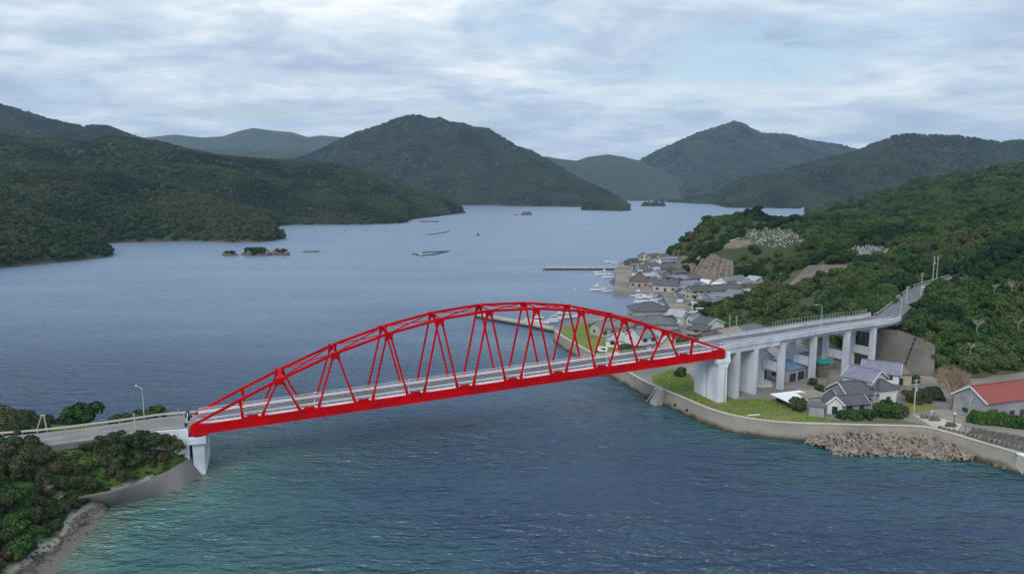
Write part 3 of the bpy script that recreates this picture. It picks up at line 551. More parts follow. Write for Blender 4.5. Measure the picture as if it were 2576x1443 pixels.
for off in (0.0, TW):
    for i in range(NP):                      # bottom chord, deep plate girder: flanged box
        mb = MB(); a, b = bp(i, off, -.95), bp(i + 1, off, -.95)
        mb.bar(a, b, .58, 1.86); mb.bar(a + Vector((0, 0, .97)), b + Vector((0, 0, .97)), .78, .07); mb.bar(a - Vector((0, 0, .965)), b - Vector((0, 0, .965)), .78, .07)
        for q in (.25, .5, .75):
            c = a.lerp(b, q); mb.bar(c + Vector((0, 0, .9)), c - Vector((0, 0, .9)), .68, .05, up=U)
        part(mb, 'bottom_chord', M_red, bridge)
    for a, b in zip(tk[:-1], tk[1:]):
        mb = MB(); A, B_ = bp(a, off, TOPS[a]), bp(b, off, TOPS[b]); e = (B_ - A).normalized() * .12
        mb.bar(A - e, B_ + e, .52, .56); part(mb, 'top_chord', M_red, bridge)
    def web(t0, h0, t1, h1, w=.41):
        mb = MB(); A, B_ = bp(t0, off, h0), bp(t1, off, h1); d = (B_ - A).normalized()
        mb.bar(A, B_, w * .92, w, up=U); mb.bar(A + d * .2, A + d * 1.5, w * .98, w * 1.6, up=U); mb.bar(B_ - d * 1.4, B_ - d * .2, w * .98, w * 1.6, up=U)
        part(mb, 'web_member', M_red, bridge)
    for i in range(1, NP):
        g = .16
        if i == 1: web(1 - g, 0, .80, 4.3)
        else: web(i - g, 0, i - .5 + .03, TOPS[i - .5] - .2)
        if i == NP - 1: web(i + g, 0, 10.2, 4.0)
        else: web(i + g, 0, i + .5 - .03, TOPS[i + .5] - .2)
        mb = MB(); c = bp(i, off, 0)         # gusset plates
        for s in (-.34, .34):
            q = [c + U * x + NV * s + Vector((0, 0, z)) for x, z in ((-2.0, -.05), (2.0, -.05), (1.3, .22), (1.0, .6), (-1.0, .6), (-1.3, .22))]
            q2 = [p + NV * .03 for p in q]
            mb.add(q + q2, [(5, 4, 3, 2, 1, 0), (6, 7, 8, 9, 10, 11)] + [(k, (k + 1) % 6, 6 + (k + 1) % 6, 6 + k) for k in range(6)])
        part(mb, 'gusset_plate', M_red, bridge)
    for t in [1.5 + k for k in range(9)]:
        mb = MB(); c = bp(t, off, TOPS[t])
        for s in (-.31, .31):
            q = [c + U * x + NV * s + Vector((0, 0, z)) for x, z in ((-1.0, .2), (1.0, .2), (1.0, -.35), (.6, -1.15), (-.6, -1.15), (-1.0, -.35))]
            q2 = [p + NV * .03 for p in q]
            mb.add(q + q2, [(5, 4, 3, 2, 1, 0), (6, 7, 8, 9, 10, 11)] + [(k, (k + 1) % 6, 6 + (k + 1) % 6, 6 + k) for k in range(6)])
        part(mb, 'gusset_plate', M_red, bridge)
    for t in (0, NP):                        # heavy end blocks
        mb = MB(); s = 1 if t == 0 else -1
        q = [(-.5, -1.9), (3.2, -1.9), (3.2, .25), (-.5, .25)]
        A = [bp(t, off - .42, z) + U * (x * s) for x, z in q]; Bq = [bp(t, off + .42, z) + U * (x * s) for x, z in q]
        mb.add(A + Bq, [(0, 1, 2, 3), (7, 6, 5, 4), (0, 4, 5, 1), (1, 5, 6, 2), (2, 6, 7, 3), (3, 7, 4, 0)])
        part(mb, 'end_plate', M_red, bridge)
tops = [1.5 + k for k in range(9)]
for t in tops:                               # sway frames between the two arches
    portal = t in (1.5, 9.5)
    mb = MB(); mb.bar(bp(t, .2, TOPS[t] + .12), bp(t, TW - .2, TOPS[t] + .12), .9 if portal else .26, .26, mi=0)
    part(mb, 'portal_beam' if portal else 'cross_strut', M_red, bridge)
for a, b in zip(tops[:-1], tops[1:]):
    for s in (0, 1):
        m_ = (a + b) / 2; hm = (TOPS[a] + TOPS[b]) / 2
        mb = MB(); mb.bar(bp(a, .3 if s else TW - .3, TOPS[a]), bp(m_, TW / 2, hm + .05 * s), .22, .22); mb.bar(bp(m_, TW / 2, hm + .05 * s), bp(b, TW - .3 if s else .3, TOPS[b]), .22, .22)
        part(mb, 'top_brace', M_red, bridge)
for i in range(NP * 2 + 1):                  # floor beams under the slab
    mb = MB(); mb.bar(bp(i / 2, .25, -1.15), bp(i / 2, TW - .25, -1.15), .3, .9); part(mb, 'floor_beam', M_red, bridge)
DK = -0.25
def ribbon(mb, o0, o1, h0, h1, t0=0, t1=NP, mi=0):
    a = [bp(t0, o0, h0), bp(t1, o0, h0), bp(t1, o1, h0), bp(t0, o1, h0), bp(t0, o0, h1), bp(t1, o0, h1), bp(t1, o1, h1), bp(t0, o1, h1)]
    mb.add(a, [(0, 3, 2, 1), (4, 5, 6, 7), (0, 1, 5, 4), (1, 2, 6, 5), (2, 3, 7, 6), (3, 0, 4, 7)], mi)
mb = MB(); ribbon(mb, .45, TW - .45, DK - .4, DK, 0.02, NP - .02); part(mb, 'deck', M_conc_w, bridge)
mb = MB(); ribbon(mb, 2.35, TW - .75, DK + .004, DK + .03, 0.02, NP - .02); part(mb, 'road_surface', M_asph, bridge)
mb = MB(); ribbon(mb, .5, 2.3, DK + .004, DK + .18, 0.02, NP - .02); part(mb, 'footway', M_conc_w, bridge)
mb = MB(); ribbon(mb, .42, .58, DK + .19, DK + .60, 0.02, NP - .02); part(mb, 'kerb', M_white, bridge)
mb = MB(); ribbon(mb, 5.3, 5.42, DK + .034, DK + .038, 0.02, NP - .02); ribbon(mb, 2.55, 2.67, DK + .034, DK + .038, .02, NP - .02); part(mb, 'lane_line', M_line, bridge)
for off, hh in ((2.32, .95), (TW - .62, 1.1)):
    mb = MB()
    for h in ((.8, 1.0) if off < 5 else (.55, .92)): ribbon(mb, off - .05, off + .05, DK + h - (.16 if off < 5 else .26), DK + h + .03, .02, NP - .02)
    part(mb, 'guard_rail', M_white if off > 5 else M_rail, bridge)
    mb = MB()
    for i in range(67): mb.bar(bp(i / 6.06 + .03, off, DK), bp(i / 6.06 + .03, off, DK + hh), .1)
    tag(part(mb, 'rail_posts', M_rail, bridge), kind='stuff')
mb = MB()
for h in (1.25, 1.5): mb.bar(bp(0.02, TW - .5, DK + h), bp(NP - .02, TW - .5, DK + h), .05)
part(mb, 'handrail', M_white, bridge)
for t in (2.1, 6.3, 8.2, 3.9):               # slim poles with small lamps on the near footway
    mb = MB(); mb.bar(bp(t, 2.3, DK), bp(t, 2.3, DK + 3.4), .08); mb.bar(bp(t, 2.3, DK + 3.4), bp(t + .05, 2.3, DK + 3.4), .1, .08); part(mb, 'marker_pole', M_white, bridge)

# abutment and pier at the left end
ab = thing('bridge_abutment', bp(0), 'pale concrete abutment and pier carrying the left end of the red bridge', 'abutment')
def oriented_box(mb, t, o0, o1, x0, x1, z0, z1, x0b=None, x1b=None, mi=0):
    x0b = x0 if x0b is None else x0b; x1b = x1 if x1b is None else x1b
    g = lambda x, o, z: tuple((bp(t, o) + U * x)[:2]) + (z,)
    a = [g(x0b, o0, z0), g(x1b, o0, z0), g(x1b, o1, z0), g(x0b, o1, z0), g(x0, o0, z1), g(x1, o0, z1), g(x1, o1, z1), g(x0, o1, z1)]
    mb.add(a, [(0, 3, 2, 1), (4, 5, 6, 7), (0, 1, 5, 4), (1, 2, 6, 5), (2, 3, 7, 6), (3, 0, 4, 7)], mi)
zc = B0.z - 1.95
mb = MB(); oriented_box(mb, 0, -.6, TW + .6, -.3, 2.1, -2, zc - 1.7, -.1, 2.0); part(mb, 'pier_stem', M_conc_w, ab)
mb = MB(); oriented_box(mb, 0, -1.2, TW + 1.2, -.9, 2.5, zc - 1.7, zc - .35); part(mb, 'pier_cap', M_conc_w, ab)
mb = MB(); oriented_box(mb, 0, -.4, TW + .4, -9, -.92, -1, zc + 1.6); part(mb, 'wing_wall', M_conc_w, ab)
for o in (0, TW):
    mb = MB(); oriented_box(mb, 0, o - .5, o + .5, .2, 1.6, zc - .35, zc - .03); part(mb, 'bearing', M_dark, ab)
# the cluster of dark sign and barrier at the left end
sg = thing('road_sign', bp(-.12, 1.2, -.1), 'dark backed sign cluster on a leaning pole at the left bridge end', 'sign')
mb = MB(); b0 = Vector(sg.location); mb.bar(b0, b0 + U * .5 + Vector((0, 0, 3.0)), .14); part(mb, 'post', M_white, sg)
mb = MB(); mb.tube([b0 + U * .5 + Vector((0, -.06, 2.95)), b0 + U * .5 + Vector((0, .06, 2.95))], .38, 12); part(mb, 'round_sign', M_dark, sg)
mb = MB(); mb.bar(b0 + U * -.1 + Vector((0, 0, 2.05)), b0 + U * 1.3 + Vector((0, 0, 2.05)), .08, .5); mb.bar(b0 + U * .3 + Vector((0, 0, 1.5)), b0 + U * .9 + Vector((0, 0, 1.5)), .08, .7); part(mb, 'sign_board', mat('navy', (.02, .03, .09)), sg)
mb = MB(); mb.bar(b0, b0 + Vector((0, 0, .7)), .45); part(mb, 'weight_block', M_dark, sg)
ps = thing('lamp_post', bp(-.22, .3, -.5), 'thin dark pole standing just before the left bridge end', 'pole')
mb = MB(); b0 = Vector(ps.location); mb.bar(b0, b0 + Vector((0, 0, 4.8)), .13); part(mb, 'pole', M_steel, ps)
mb = MB(); mb.box(b0 + Vector((0, 0, .15)), (.7, .7, .3)); part(mb, 'base', M_steel, ps)

# ------------------------------------------------------------------ approach road on the left
def offset_line(pts, d):
    out = []
    for i, p in enumerate(pts):
        a = pts[max(i - 1, 0)]; b = pts[min(i + 1, len(pts) - 1)]; t = Vector((b[0] - a[0], b[1] - a[1], 0)).normalized()
        out.append(Vector((p[0] - t.y * d, p[1] + t.x * d, p[2])))
    return out
def lerp_line(pts, step):
    out = []
    for a, b in zip(pts[:-1], pts[1:]):
        a, b = Vector(a), Vector(b); n = max(1, int((b - a).length / step)); out += [a.lerp(b, i / n) for i in range(n)]
    return out + [Vector(pts[-1])]
def sheet(mb, L0, L1, dz=0.0, mi=0):
    n = len(L0); mb.add([Vector(p) + Vector((0, 0, dz)) for p in L0] + [Vector(p) + Vector((0, 0, dz)) for p in L1], [(i, i + 1, n + i + 1, n + i) for i in range(n - 1)], mi)
def solid(mb, line, o0, o1, h0, h1, mi=0):
    """a band with thickness running along a line"""
    A, B_ = offset_line(line, o0), offset_line(line, o1); n = len(line)
    v = []
    for L_, h in ((A, h0), (B_, h0), (B_, h1), (A, h1)): v += [p + Vector((0, 0, h)) for p in L_]
    f = []
    for i in range(n - 1):
        for k in range(4): f.append((k * n + i, k * n + i + 1, ((k + 1) % 4) * n + i + 1, ((k + 1) % 4) * n + i))
    f += [(0, n, 2 * n, 3 * n), (n - 1, 4 * n - 1, 3 * n - 1, 2 * n - 1)]
    mb.add(v, f, mi)
ZR = 10.35
rn = [P(x, y, ZR) for x, y in [(-300, 1150), (-100, 1140), (60, 1127), (145, 1117), (205, 1109), (300, 1096), (396, 1081)]] + [tuple(bp(0, .2, -.25))]
rn = lerp_line(rn, 3); 
for p in rn: p.z = ZR if p.x < -72 else p.z
mb = MB(); sheet(mb, rn, offset_line(rn, 9.0)); rd = mb.build('road', M_asph2); tag(rd, 'grey two lane road leading onto the bridge from the left', None, None, 'structure')
mb = MB(); solid(mb, rn, -.25, 9.25, -1.2, -.02); tag(mb.build('embankment', M_conc_d), 'concrete edge carrying the left approach road', None, None, 'structure')
# painted lines, each dash a piece of the road
Lc = offset_line(rn, 4.4)
for i in range(2, len(Lc) - 2, 4):
    mb = MB(); sheet(mb, offset_line(Lc[i:i + 3], -.08), offset_line(Lc[i:i + 3], .08), .008); mb.build('lane_line', M_line, rd)
for o in (.9, 8.1):
    mb = MB(); sheet(mb, offset_line(offset_line(rn, o), -.07), offset_line(offset_line(rn, o), .07), .008); mb.build('edge_line', M_line, rd)
gr = thing('guard_rail', tuple(rn[len(rn) // 2]), 'pale steel guard rail along the far side of the left road', 'guard rail')
mb = MB(); gl = offset_line(rn, 9.1); solid(mb, gl, -.06, .06, .45, .85); part(mb, 'rail_beam', mat('cream_rail', (.50, .50, .42)), gr)
for i in range(0, len(gl), 1):
    mb = MB(); mb.bar(gl[i] - Vector((0, 0, .3)), gl[i] + Vector((0, 0, .8)), .12); part(mb, 'rail_post', M_steel, gr)

def street_lamp(loc, h, rz, label, group, arm=2.0, m=M_rail):
    t = thing('street_lamp', loc, label, 'street lamp', group, rz)
    mb = MB(); mb.tube([(0, 0, 0), (0, 0, h - 1.0)], [.09, .06], 8); mb.build('pole', m, t)
    mb = MB(); mb.tube([(0, 0, h - 1.0), (.15, 0, h - .4), (.6, 0, h - .08), (arm, 0, h)], [.06, .055, .05, .04], 6); mb.build('arm', m, t)
    mb = MB(); mb.box((arm + .25, 0, h), (.6, .24, .13), taper=.7); mb.build('lamp_head', M_white, t)
    return t
def at_line(line, px):
    q = [proj(*p)[0] for p in line]; j = min(range(len(q)), key=lambda i: abs(q[i] - px)); return line[j]
glf = lerp_line([tuple(p) for p in offset_line(rn, 9.5)], .5); gln = lerp_line([tuple(p) for p in offset_line(rn, -.1)], .5)
street_lamp(at_line(glf, 360), 7.2, 2.6, 'cream street lamp rising behind the guard rail by the small left tree', 'street lamps on the left approach')
mb = MB(); q = at_line(gln, 342); t = thing('marker_post', tuple(q), 'cream slender post on the near side of the left road', 'post'); mb.bar(q, q + Vector((0, 0, 4.2)), .13); part(mb, 'pole', M_rail, t); mb = MB(); mb.box(q + Vector((0, 0, 4.2)), (.3, .3, .1)); part(mb, 'cap', M_rail, t)
fr = P(113, 1085, ZR); fr_ = thing('frame_stand', fr, 'leaning two legged steel frame at the far left road edge', 'frame')
for a, b in (((-2.0, 0, -.5), (-.3, 0, 3.6)), ((.5, 0, -.5), (.1, 0, 3.6))):
    mb = MB(); mb.bar(a, b, .2); mb.build('leg', M_steel, fr_)
mb = MB(); mb.bar((-.6, 0, 3.5), (.4, 0, 3.5), .22); mb.build('crossbar', M_steel, fr_)

# revetment wall under the left bank
wt = [P(x, y, 3.7) for x, y in [(487, 1146), (471, 1157), (456, 1167), (420, 1187), (383, 1204), (340, 1220), (297, 1233), (245, 1244), (195, 1253)]]
wb = [P(x, y, -.3) for x, y in [(512, 1194), (495, 1208), (465, 1229), (430, 1241), (395, 1250), (347, 1260), (300, 1270), (250, 1277), (190, 1283)]]
rw = thing('revetment_wall', wt[4], 'weathered grey sloping concrete wall below the grassy left bank', 'wall')
mb = MB(); A = lerp_line(wt, 1.5)
def resample(pts, n):
    pts = [Vector(p) for p in pts]; d = [0]
    for a, b in zip(pts[:-1], pts[1:]): d.append(d[-1] + (b - a).length)
    out = []
    for i in range(n):
        s = d[-1] * i / (n - 1); j = max(k for k in range(len(d)) if d[k] <= s + 1e-9); j = min(j, len(pts) - 2)
        out.append(pts[j].lerp(pts[j + 1], (s - d[j]) / (d[j + 1] - d[j])))
    return out
A, B_ = resample(wt, 40), resample(wb, 40)
n = 40; v = A + B_ + [p + Vector((-.2, .9, 0)) for p in A]
mb.add(v, [(i, i + 1, n + i + 1, n + i) for i in range(n - 1)] + [(2 * n + i, 2 * n + i + 1, i + 1, i) for i in range(n - 1)]); part(mb, 'wall_face', M_conc_d, rw, smooth=True)
mb = MB(); mb.add([A[0] + Vector((0, 0, .01)), B_[0], tuple(bp(0, -.6))[:2] + (-.5,), tuple((bp(0, -.6)))[:2] + (4.4,)], [(0, 1, 2, 3)]); part(mb, 'wall_end', M_conc_d, rw)

# ------------------------------------------------------------------ viaduct on the right
ve = [P(x, y, z) for x, y, z in [(1908, 852, 19.1), (1997, 839.5, 19.3), (2097, 822, 19.4), (2185, 810, 19.5), (2270, 799, 19.6)]]
NE = [Vector(bp(NP, -.35)) + U * .7] + [Vector(p) for p in ve]
NE[0].z = 19.0
# smooth the near edge line
def smooth(L_, it=3):
    for _ in range(it):
        o = [L_[0]]
        for a, b in zip(L_[:-1], L_[1:]): o += [a.lerp(b, .25), a.lerp(b, .75)]
        L_ = o + [L_[-1]]
    return L_
VW = 9.6; PH = .95
RP = [P(x, y, None, d) for x, y, d in [(2300, 776, 244), (2322, 752, 262), (2350, 727, 277), (2385, 716, 288), (2440, 700, 300)]]
FL = smooth([p - Vector((0, 0, PH)) for p in NE] + [Vector(p) for p in RP], 3)
cut = min(i for i, p in enumerate(FL) if proj(*p)[0] > 2266)
DL = resample(FL[:cut + 1], 60)                 # near edge at deck level
vd = thing('viaduct', DL[0], 'curved pale concrete viaduct joining the red bridge to the hillside', 'viaduct')
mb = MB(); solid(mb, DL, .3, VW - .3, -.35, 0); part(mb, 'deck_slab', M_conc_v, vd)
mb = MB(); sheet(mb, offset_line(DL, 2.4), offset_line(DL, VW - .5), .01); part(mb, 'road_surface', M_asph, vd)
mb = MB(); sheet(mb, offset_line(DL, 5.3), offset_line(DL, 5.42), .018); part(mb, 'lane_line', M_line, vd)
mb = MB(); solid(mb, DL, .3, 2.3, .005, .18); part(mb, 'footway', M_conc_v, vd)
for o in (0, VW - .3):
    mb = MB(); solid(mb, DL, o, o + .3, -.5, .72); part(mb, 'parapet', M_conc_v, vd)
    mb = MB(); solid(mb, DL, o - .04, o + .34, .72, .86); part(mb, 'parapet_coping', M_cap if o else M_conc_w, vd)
    mb = MB(); solid(mb, DL, o + .1, o + .2, 1.02, 1.12)
    for i in range(0, 60, 1): mb.bar(offset_line(DL, o + .15)[i] + Vector((0, 0, .8)), offset_line(DL, o + .15)[i] + Vector((0, 0, 1.05)), .08)
    part(mb, 'handrail', M_rail, vd)
mb = MB(); solid(mb, DL, 2.28, 2.38, .6, .85); part(mb, 'guard_rail', M_rail, vd)
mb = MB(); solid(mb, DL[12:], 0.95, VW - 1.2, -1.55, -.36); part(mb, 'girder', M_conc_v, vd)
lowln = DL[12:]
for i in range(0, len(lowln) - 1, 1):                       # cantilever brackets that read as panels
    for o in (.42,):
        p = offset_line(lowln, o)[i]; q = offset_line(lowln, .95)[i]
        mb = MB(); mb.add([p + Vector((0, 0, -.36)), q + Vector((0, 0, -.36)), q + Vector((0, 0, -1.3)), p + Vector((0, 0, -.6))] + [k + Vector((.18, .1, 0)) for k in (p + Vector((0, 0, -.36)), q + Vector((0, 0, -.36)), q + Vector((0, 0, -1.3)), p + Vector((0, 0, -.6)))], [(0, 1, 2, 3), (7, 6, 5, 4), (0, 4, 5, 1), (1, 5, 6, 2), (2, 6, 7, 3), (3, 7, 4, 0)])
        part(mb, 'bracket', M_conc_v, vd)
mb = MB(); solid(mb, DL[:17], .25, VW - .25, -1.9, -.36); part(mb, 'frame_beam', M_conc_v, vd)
far = offset_line(DL, VW + .35)
for i in range(22, 58, 1):
    mb = MB(); p = far[i]; mb.bar(p - Vector((0, 0, .3)), p + Vector((0, 0, 2.5)), .09); part(mb, 'fence_post', M_steel, vd)
for h in (1.3, 2.4):
    mb = MB(); solid(mb, far[22:58], -.02, .02, h, h + .05); part(mb, 'fence_wire', M_steel, vd)
fine = lerp_line([tuple(p) for p in DL], .4)
def along(px, shift=0.0):
    q = [proj(*p)[0] for p in fine]; j = min(range(len(q)), key=lambda i: abs(q[i] - px)); j = min(max(j, 1), len(fine) - 2)
    t = (fine[j + 1] - fine[j - 1]).normalized(); t.z = 0; t.normalize(); return fine[j], t, Vector((-t.y, t.x, 0))
def frame_box(mb, o, t, n, x0, x1, y0, y1, z0, z1, tx=1.0):
    g = lambda x, y, z: tuple((o + t * x + n * y)[:2]) + (z,)
    a = [g(x0, y0, z0), g(x1, y0, z0), g(x1, y1, z0), g(x0, y1, z0), g(x0, y0, z1), g(x1, y0, z1), g(x1, y1, z1), g(x0, y1, z1)]
    mb.add(a, [(0, 3, 2, 1), (4, 5, 6, 7), (0, 1, 5, 4), (1, 2, 6, 5), (2, 3, 7, 6), (3, 0, 4, 7)])
for px in (1862, 1905):                                    # wall piers
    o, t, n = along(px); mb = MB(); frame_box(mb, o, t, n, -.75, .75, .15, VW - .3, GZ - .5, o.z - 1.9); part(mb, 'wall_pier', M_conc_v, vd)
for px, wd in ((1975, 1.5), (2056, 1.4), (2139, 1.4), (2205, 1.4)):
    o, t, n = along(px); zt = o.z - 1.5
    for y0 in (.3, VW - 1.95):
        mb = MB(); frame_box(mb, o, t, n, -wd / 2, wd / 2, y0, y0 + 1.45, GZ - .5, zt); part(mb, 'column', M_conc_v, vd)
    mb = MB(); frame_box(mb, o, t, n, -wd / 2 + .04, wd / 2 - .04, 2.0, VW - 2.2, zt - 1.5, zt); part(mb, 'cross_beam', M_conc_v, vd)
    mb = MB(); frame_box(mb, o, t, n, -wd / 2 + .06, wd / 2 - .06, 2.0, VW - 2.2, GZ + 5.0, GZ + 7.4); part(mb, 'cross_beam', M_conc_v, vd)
for px, lb in ((2066, 'tall curved street lamp midway along the viaduct'), (2272, 'tall curved street lamp where the viaduct meets the hill')):
    o, t, n = along(px); street_lamp(o + n * .15 + Vector((0, 0, .75)), 7.6 if px < 2200 else 7.0, math.atan2(n.y * .35 - t.y, n.x * .35 - t.x), lb, 'street lamps on the viaduct', 1.7)
# the pier under the right end of the red bridge
pr = thing('bridge_pier', bp(NP), 'big white wall pier under the right end of the red bridge', 'pier')
zc = bp(NP).z - 1.95
mb = MB(); oriented_box(mb, NP, -.9, TW + 1.2, -1.6, 1.0, GZ - .5, zc - 2.6, -1.7, 1.1); part(mb, 'pier_stem', M_conc_w, pr)
mb = MB(); oriented_box(mb, NP, -1.2, TW + 1.5, -2.2, 1.7, zc - 1.3, zc - .3); oriented_box(mb, NP, -1.0, TW + 1.3, -2.1, 1.6, zc - 2.6, zc - 1.3, -1.6, 1.0); part(mb, 'pier_cap', M_conc_w, pr)
mb = MB(); oriented_box(mb, NP, -.9, TW + 1.0, .9, 1.8, zc - .29, bp(NP).z - .3); part(mb, 'back_wall', M_conc_w, pr)
for o in (0, TW):
    mb = MB(); oriented_box(mb, NP, o - .5, o + .5, -1.4, 0, zc - .3, zc - .03); part(mb, 'bearing', M_dark, pr)

for t_, o_ in ((NP, -1.0), (NP, 4.2)):                      # rain pipes on the pier
    mb = MB(); q = bp(t_, o_) + U * (-1.75 if o_ > 0 else .3) + NV * (-.06 if o_ < 0 else 0); mb.tube([(q.x, q.y, GZ), (q.x, q.y, zc - 2.6)], .12, 6); part(mb, 'drain_pipe', M_steel, pr)
# road beyond the viaduct, climbing round the hill
rl = resample(FL[cut:], 40)
mb = MB(); sheet(mb, offset_line(rl, 1.4), offset_line(rl, VW - 1.6), .02); solid(mb, rl, 1.3, VW - 1.5, -2.6, 0); tag(mb.build('road', M_asph), 'grey road climbing round the right hill beyond the viaduct', None, None, 'structure')
g2 = thing('guard_rail', tuple(rl[8]), 'pale guard rail on the far side of the road past the viaduct', 'guard rail')
mb = MB(); solid(mb, offset_line(rl, VW - 1.5), -.06, .06, .55, .85); part(mb, 'rail_beam', M_cap, g2)
for i in range(0, 40, 2):
    mb = MB(); p = offset_line(rl, VW - 1.5)[i]; mb.bar(p, p + Vector((0, 0, 1.05)), .12); part(mb, 'rail_post', M_steel, g2)
road_px = [proj(*p) for p in rl]

# concrete slope wall behind the viaduct's end
sw = thing('retaining_wall', P(2280, 880, 8), 'large dark concrete slope wall below the right end of the viaduct', 'wall')
bot = [P(x, y, 2.6) for x, y in [(2150, 900), (2200, 926), (2250, 940), (2300, 950), (2350, 952)]]
top = [P(x, y, z) for x, y, z in [(2172, 825, 15.5), (2215, 828, 16), (2262, 830, 15.5), (2325, 853, 12.5), (2352, 868, 11.5)]]
b2, t2 = resample(bot, 25), resample(top, 25)
for a, b in ((0, 10), (10, 17), (17, 24)):
    mb = MB(); k = b - a + 1; nrm = Vector((.0, 1.2, -.3)); e = .06
    mb.add(b2[a:b + 1] + t2[a:b + 1] + [p + nrm for p in t2[a:b + 1]] + [p + nrm for p in b2[a:b + 1]], sum([[(i, i + 1, k + i + 1, k + i), (k + i, k + i + 1, 2 * k + i + 1, 2 * k + i)] for i in range(k - 1)], []) + [(0, k, 2 * k, 3 * k), (k - 1, 4 * k - 1, 3 * k - 1, 2 * k - 1)])
    part(mb, 'wall_panel', M_wall_b, sw)
mb = MB(); a = [b2[17].lerp(t2[17], i / 8) + Vector((0, -.12, .05)) for i in range(9)]
for i in range(8): mb.bar(a[i], a[i].lerp(a[i + 1], .75), .5, .16)
part(mb, 'drain_steps', M_dark, sw)

# ------------------------------------------------------------------ sea wall round the village
swl = thing('sea_wall', wall[12] + (0,), 'long curving beige concrete sea wall round the village shore', 'sea wall')
WL = [Vector((x, y, 0)) for x, y in wall]
WL = resample(smooth(WL, 2), 110)
mb = MB()
_m = M_conc_t; nt = _m.node_tree; N = nt.nodes.new; L = nt.links.new; b_ = nt.nodes['Principled BSDF']; s_ = b_.inputs['Base Color'].links[0].from_socket
g_ = N('ShaderNodeNewGeometry'); z_ = N('ShaderNodeSeparateXYZ'); L(g_.outputs['Position'], z_.inputs[0]); n_ = N('ShaderNodeTexNoise'); n_.inputs['Scale'].default_value = .4; n_.inputs['Detail'].default_value = 6; L(g_.outputs['Position'], n_.inputs['Vector'])
a_ = N('ShaderNodeMath'); a_.operation = 'MULTIPLY_ADD'; L(n_.outputs[0], a_.inputs[0]); a_.inputs[1].default_value = -2.2; L(z_.outputs[2], a_.inputs[2]); r_ = N('ShaderNodeMapRange'); L(a_.outputs[0], r_.inputs[0]); r_.inputs[1].default_value = -.75; r_.inputs[2].default_value = .45
x_ = N('ShaderNodeMixRGB'); L(r_.outputs[0], x_.inputs[0]); x_.inputs[1].default_value = (.055, .05, .035, 1); L(s_, x_.inputs[2]); L(x_.outputs[0], b_.inputs['Base Color'])   # weed and damp up to the tide mark
A = [p + Vector((0, 0, WZ)) for p in offset_line(WL, 0.0)]; Bo = [p + Vector((0, 0, -2.5)) for p in offset_line(WL, -1.5)]; Ai = [p + Vector((0, 0, WZ)) for p in offset_line(WL, .6)]; Bi = [p + Vector((0, 0, GZ - .5)) for p in offset_line(WL, .75)]
n = 110; mb.add(Bo + A + Ai + Bi, sum([[(k * n + i, k * n + i + 1, (k + 1) * n + i + 1, (k + 1) * n + i) for i in range(n - 1)] for k in range(3)], []) + [(0, n, 2 * n, 3 * n)])
part(mb, 'wall_face', M_conc_t, swl)
mb = MB(); solid(mb, WL, -.14, .74, WZ + .004, WZ + .22); part(mb, 'coping', M_cap, swl)
for i in range(4, 108, 5):                                   # raised joint pilasters
    mb = MB(); a, b = Bo[i].lerp(A[i], .3), A[i]; t = (WL[i + 1] - WL[i - 1]).normalized(); mb.bar(a, b, .18, .10, up=Vector((t.y, -t.x, 0))); part(mb, 'wall_joint', M_conc_t, swl)
for px in (1700, 1737, 1440):
    i = min(range(n), key=lambda i: abs(proj(*A[i])[0] - px)); c = Bo[i].lerp(A[i], .62); t = (WL[i + 1] - WL[i - 1]).normalized(); nn = Vector((t.y, -t.x, 0))
    mb = MB(); mb.tube([c - nn * .1, c + nn * .22], .42, 10); part(mb, 'drain_hole', M_dark, swl)
# sluice buttress on the wall
i = min(range(n), key=lambda i: abs(proj(*A[i])[0] - 1668)); t = (WL[i + 1] - WL[i - 1]).normalized(); nn = Vector((t.y, -t.x, 0))
sl = thing('sluice_box', A[i], 'pale concrete sluice box jutting from the sea wall beneath the bridge', 'sluice')
mb = MB(); c = WL[i] + nn * 1.0; v = [c + t * x + nn * y + Vector((0, 0, z)) for x, y, z in ((-1.6, -.9, 4.6), (1.3, -.9, 4.6), (1.3, .5, 4.3), (-1.6, .5, 4.3), (-1.9, -.9, -1), (1.4, -.9, -1), (1.4, 2.4, -1), (-1.9, 2.4, -1))]
mb.add(v, [(0, 1, 2, 3), (7, 6, 5, 4), (3, 2, 6, 7), (0, 3, 7, 4), (2, 1, 5, 6), (1, 0, 4, 5)]); part(mb, 'box_body', M_cap, sl)
mb = MB(); mb.bar(c + t * .2 + nn * 2.0 + Vector((0, 0, -1)), c + t * -.2 + nn * .3 + Vector((0, 0, 5.1)), .35); mb.bar(c + t * -2.6 + nn * 2.4 + Vector((0, 0, .2)), c + t * -1.0 + nn * .6 + Vector((0, 0, 4.2)), .7, .3); part(mb, 'gate_arm', M_cap, sl)

# north breakwater (front) and the thin jetty
def breakwater(pts, w, z, label, lamp=None):
    L_ = [Vector(p) for p in pts]; L_ = resample(L_, 14); bw = thing('breakwater', tuple(L_[7])[:2] + (0,), label, 'breakwater')
    for a in range(0, 13, 2):
        b = min(a + 2, 13); mb = MB(); seg = [L_[k] * 1 for k in range(a, b + 1)]; solid(mb, [Vector((p.x, p.y, 0)) for p in seg], 0, w, -2.5, z); part(mb, 'caisson', M_conc_t, bw)
    mb = MB(); solid(mb, [Vector((p.x, p.y, 0)) for p in L_], .05, .9, z, z + 1.0); part(mb, 'parapet', M_cap, bw)
    mb = MB(); solid(mb, [Vector((p.x, p.y, 0)) for p in L_], -.04, .02, -1.5, .9); part(mb, 'tide_line', M_dark, bw)
    return L_
bwl = breakwater([P(1196, 800, 0), P(1260, 812, 0), (P(1330, 824, 0)), P(1392, 838, 0)], 5, 1.6, 'beige concrete breakwater guarding the harbour behind the bridge')
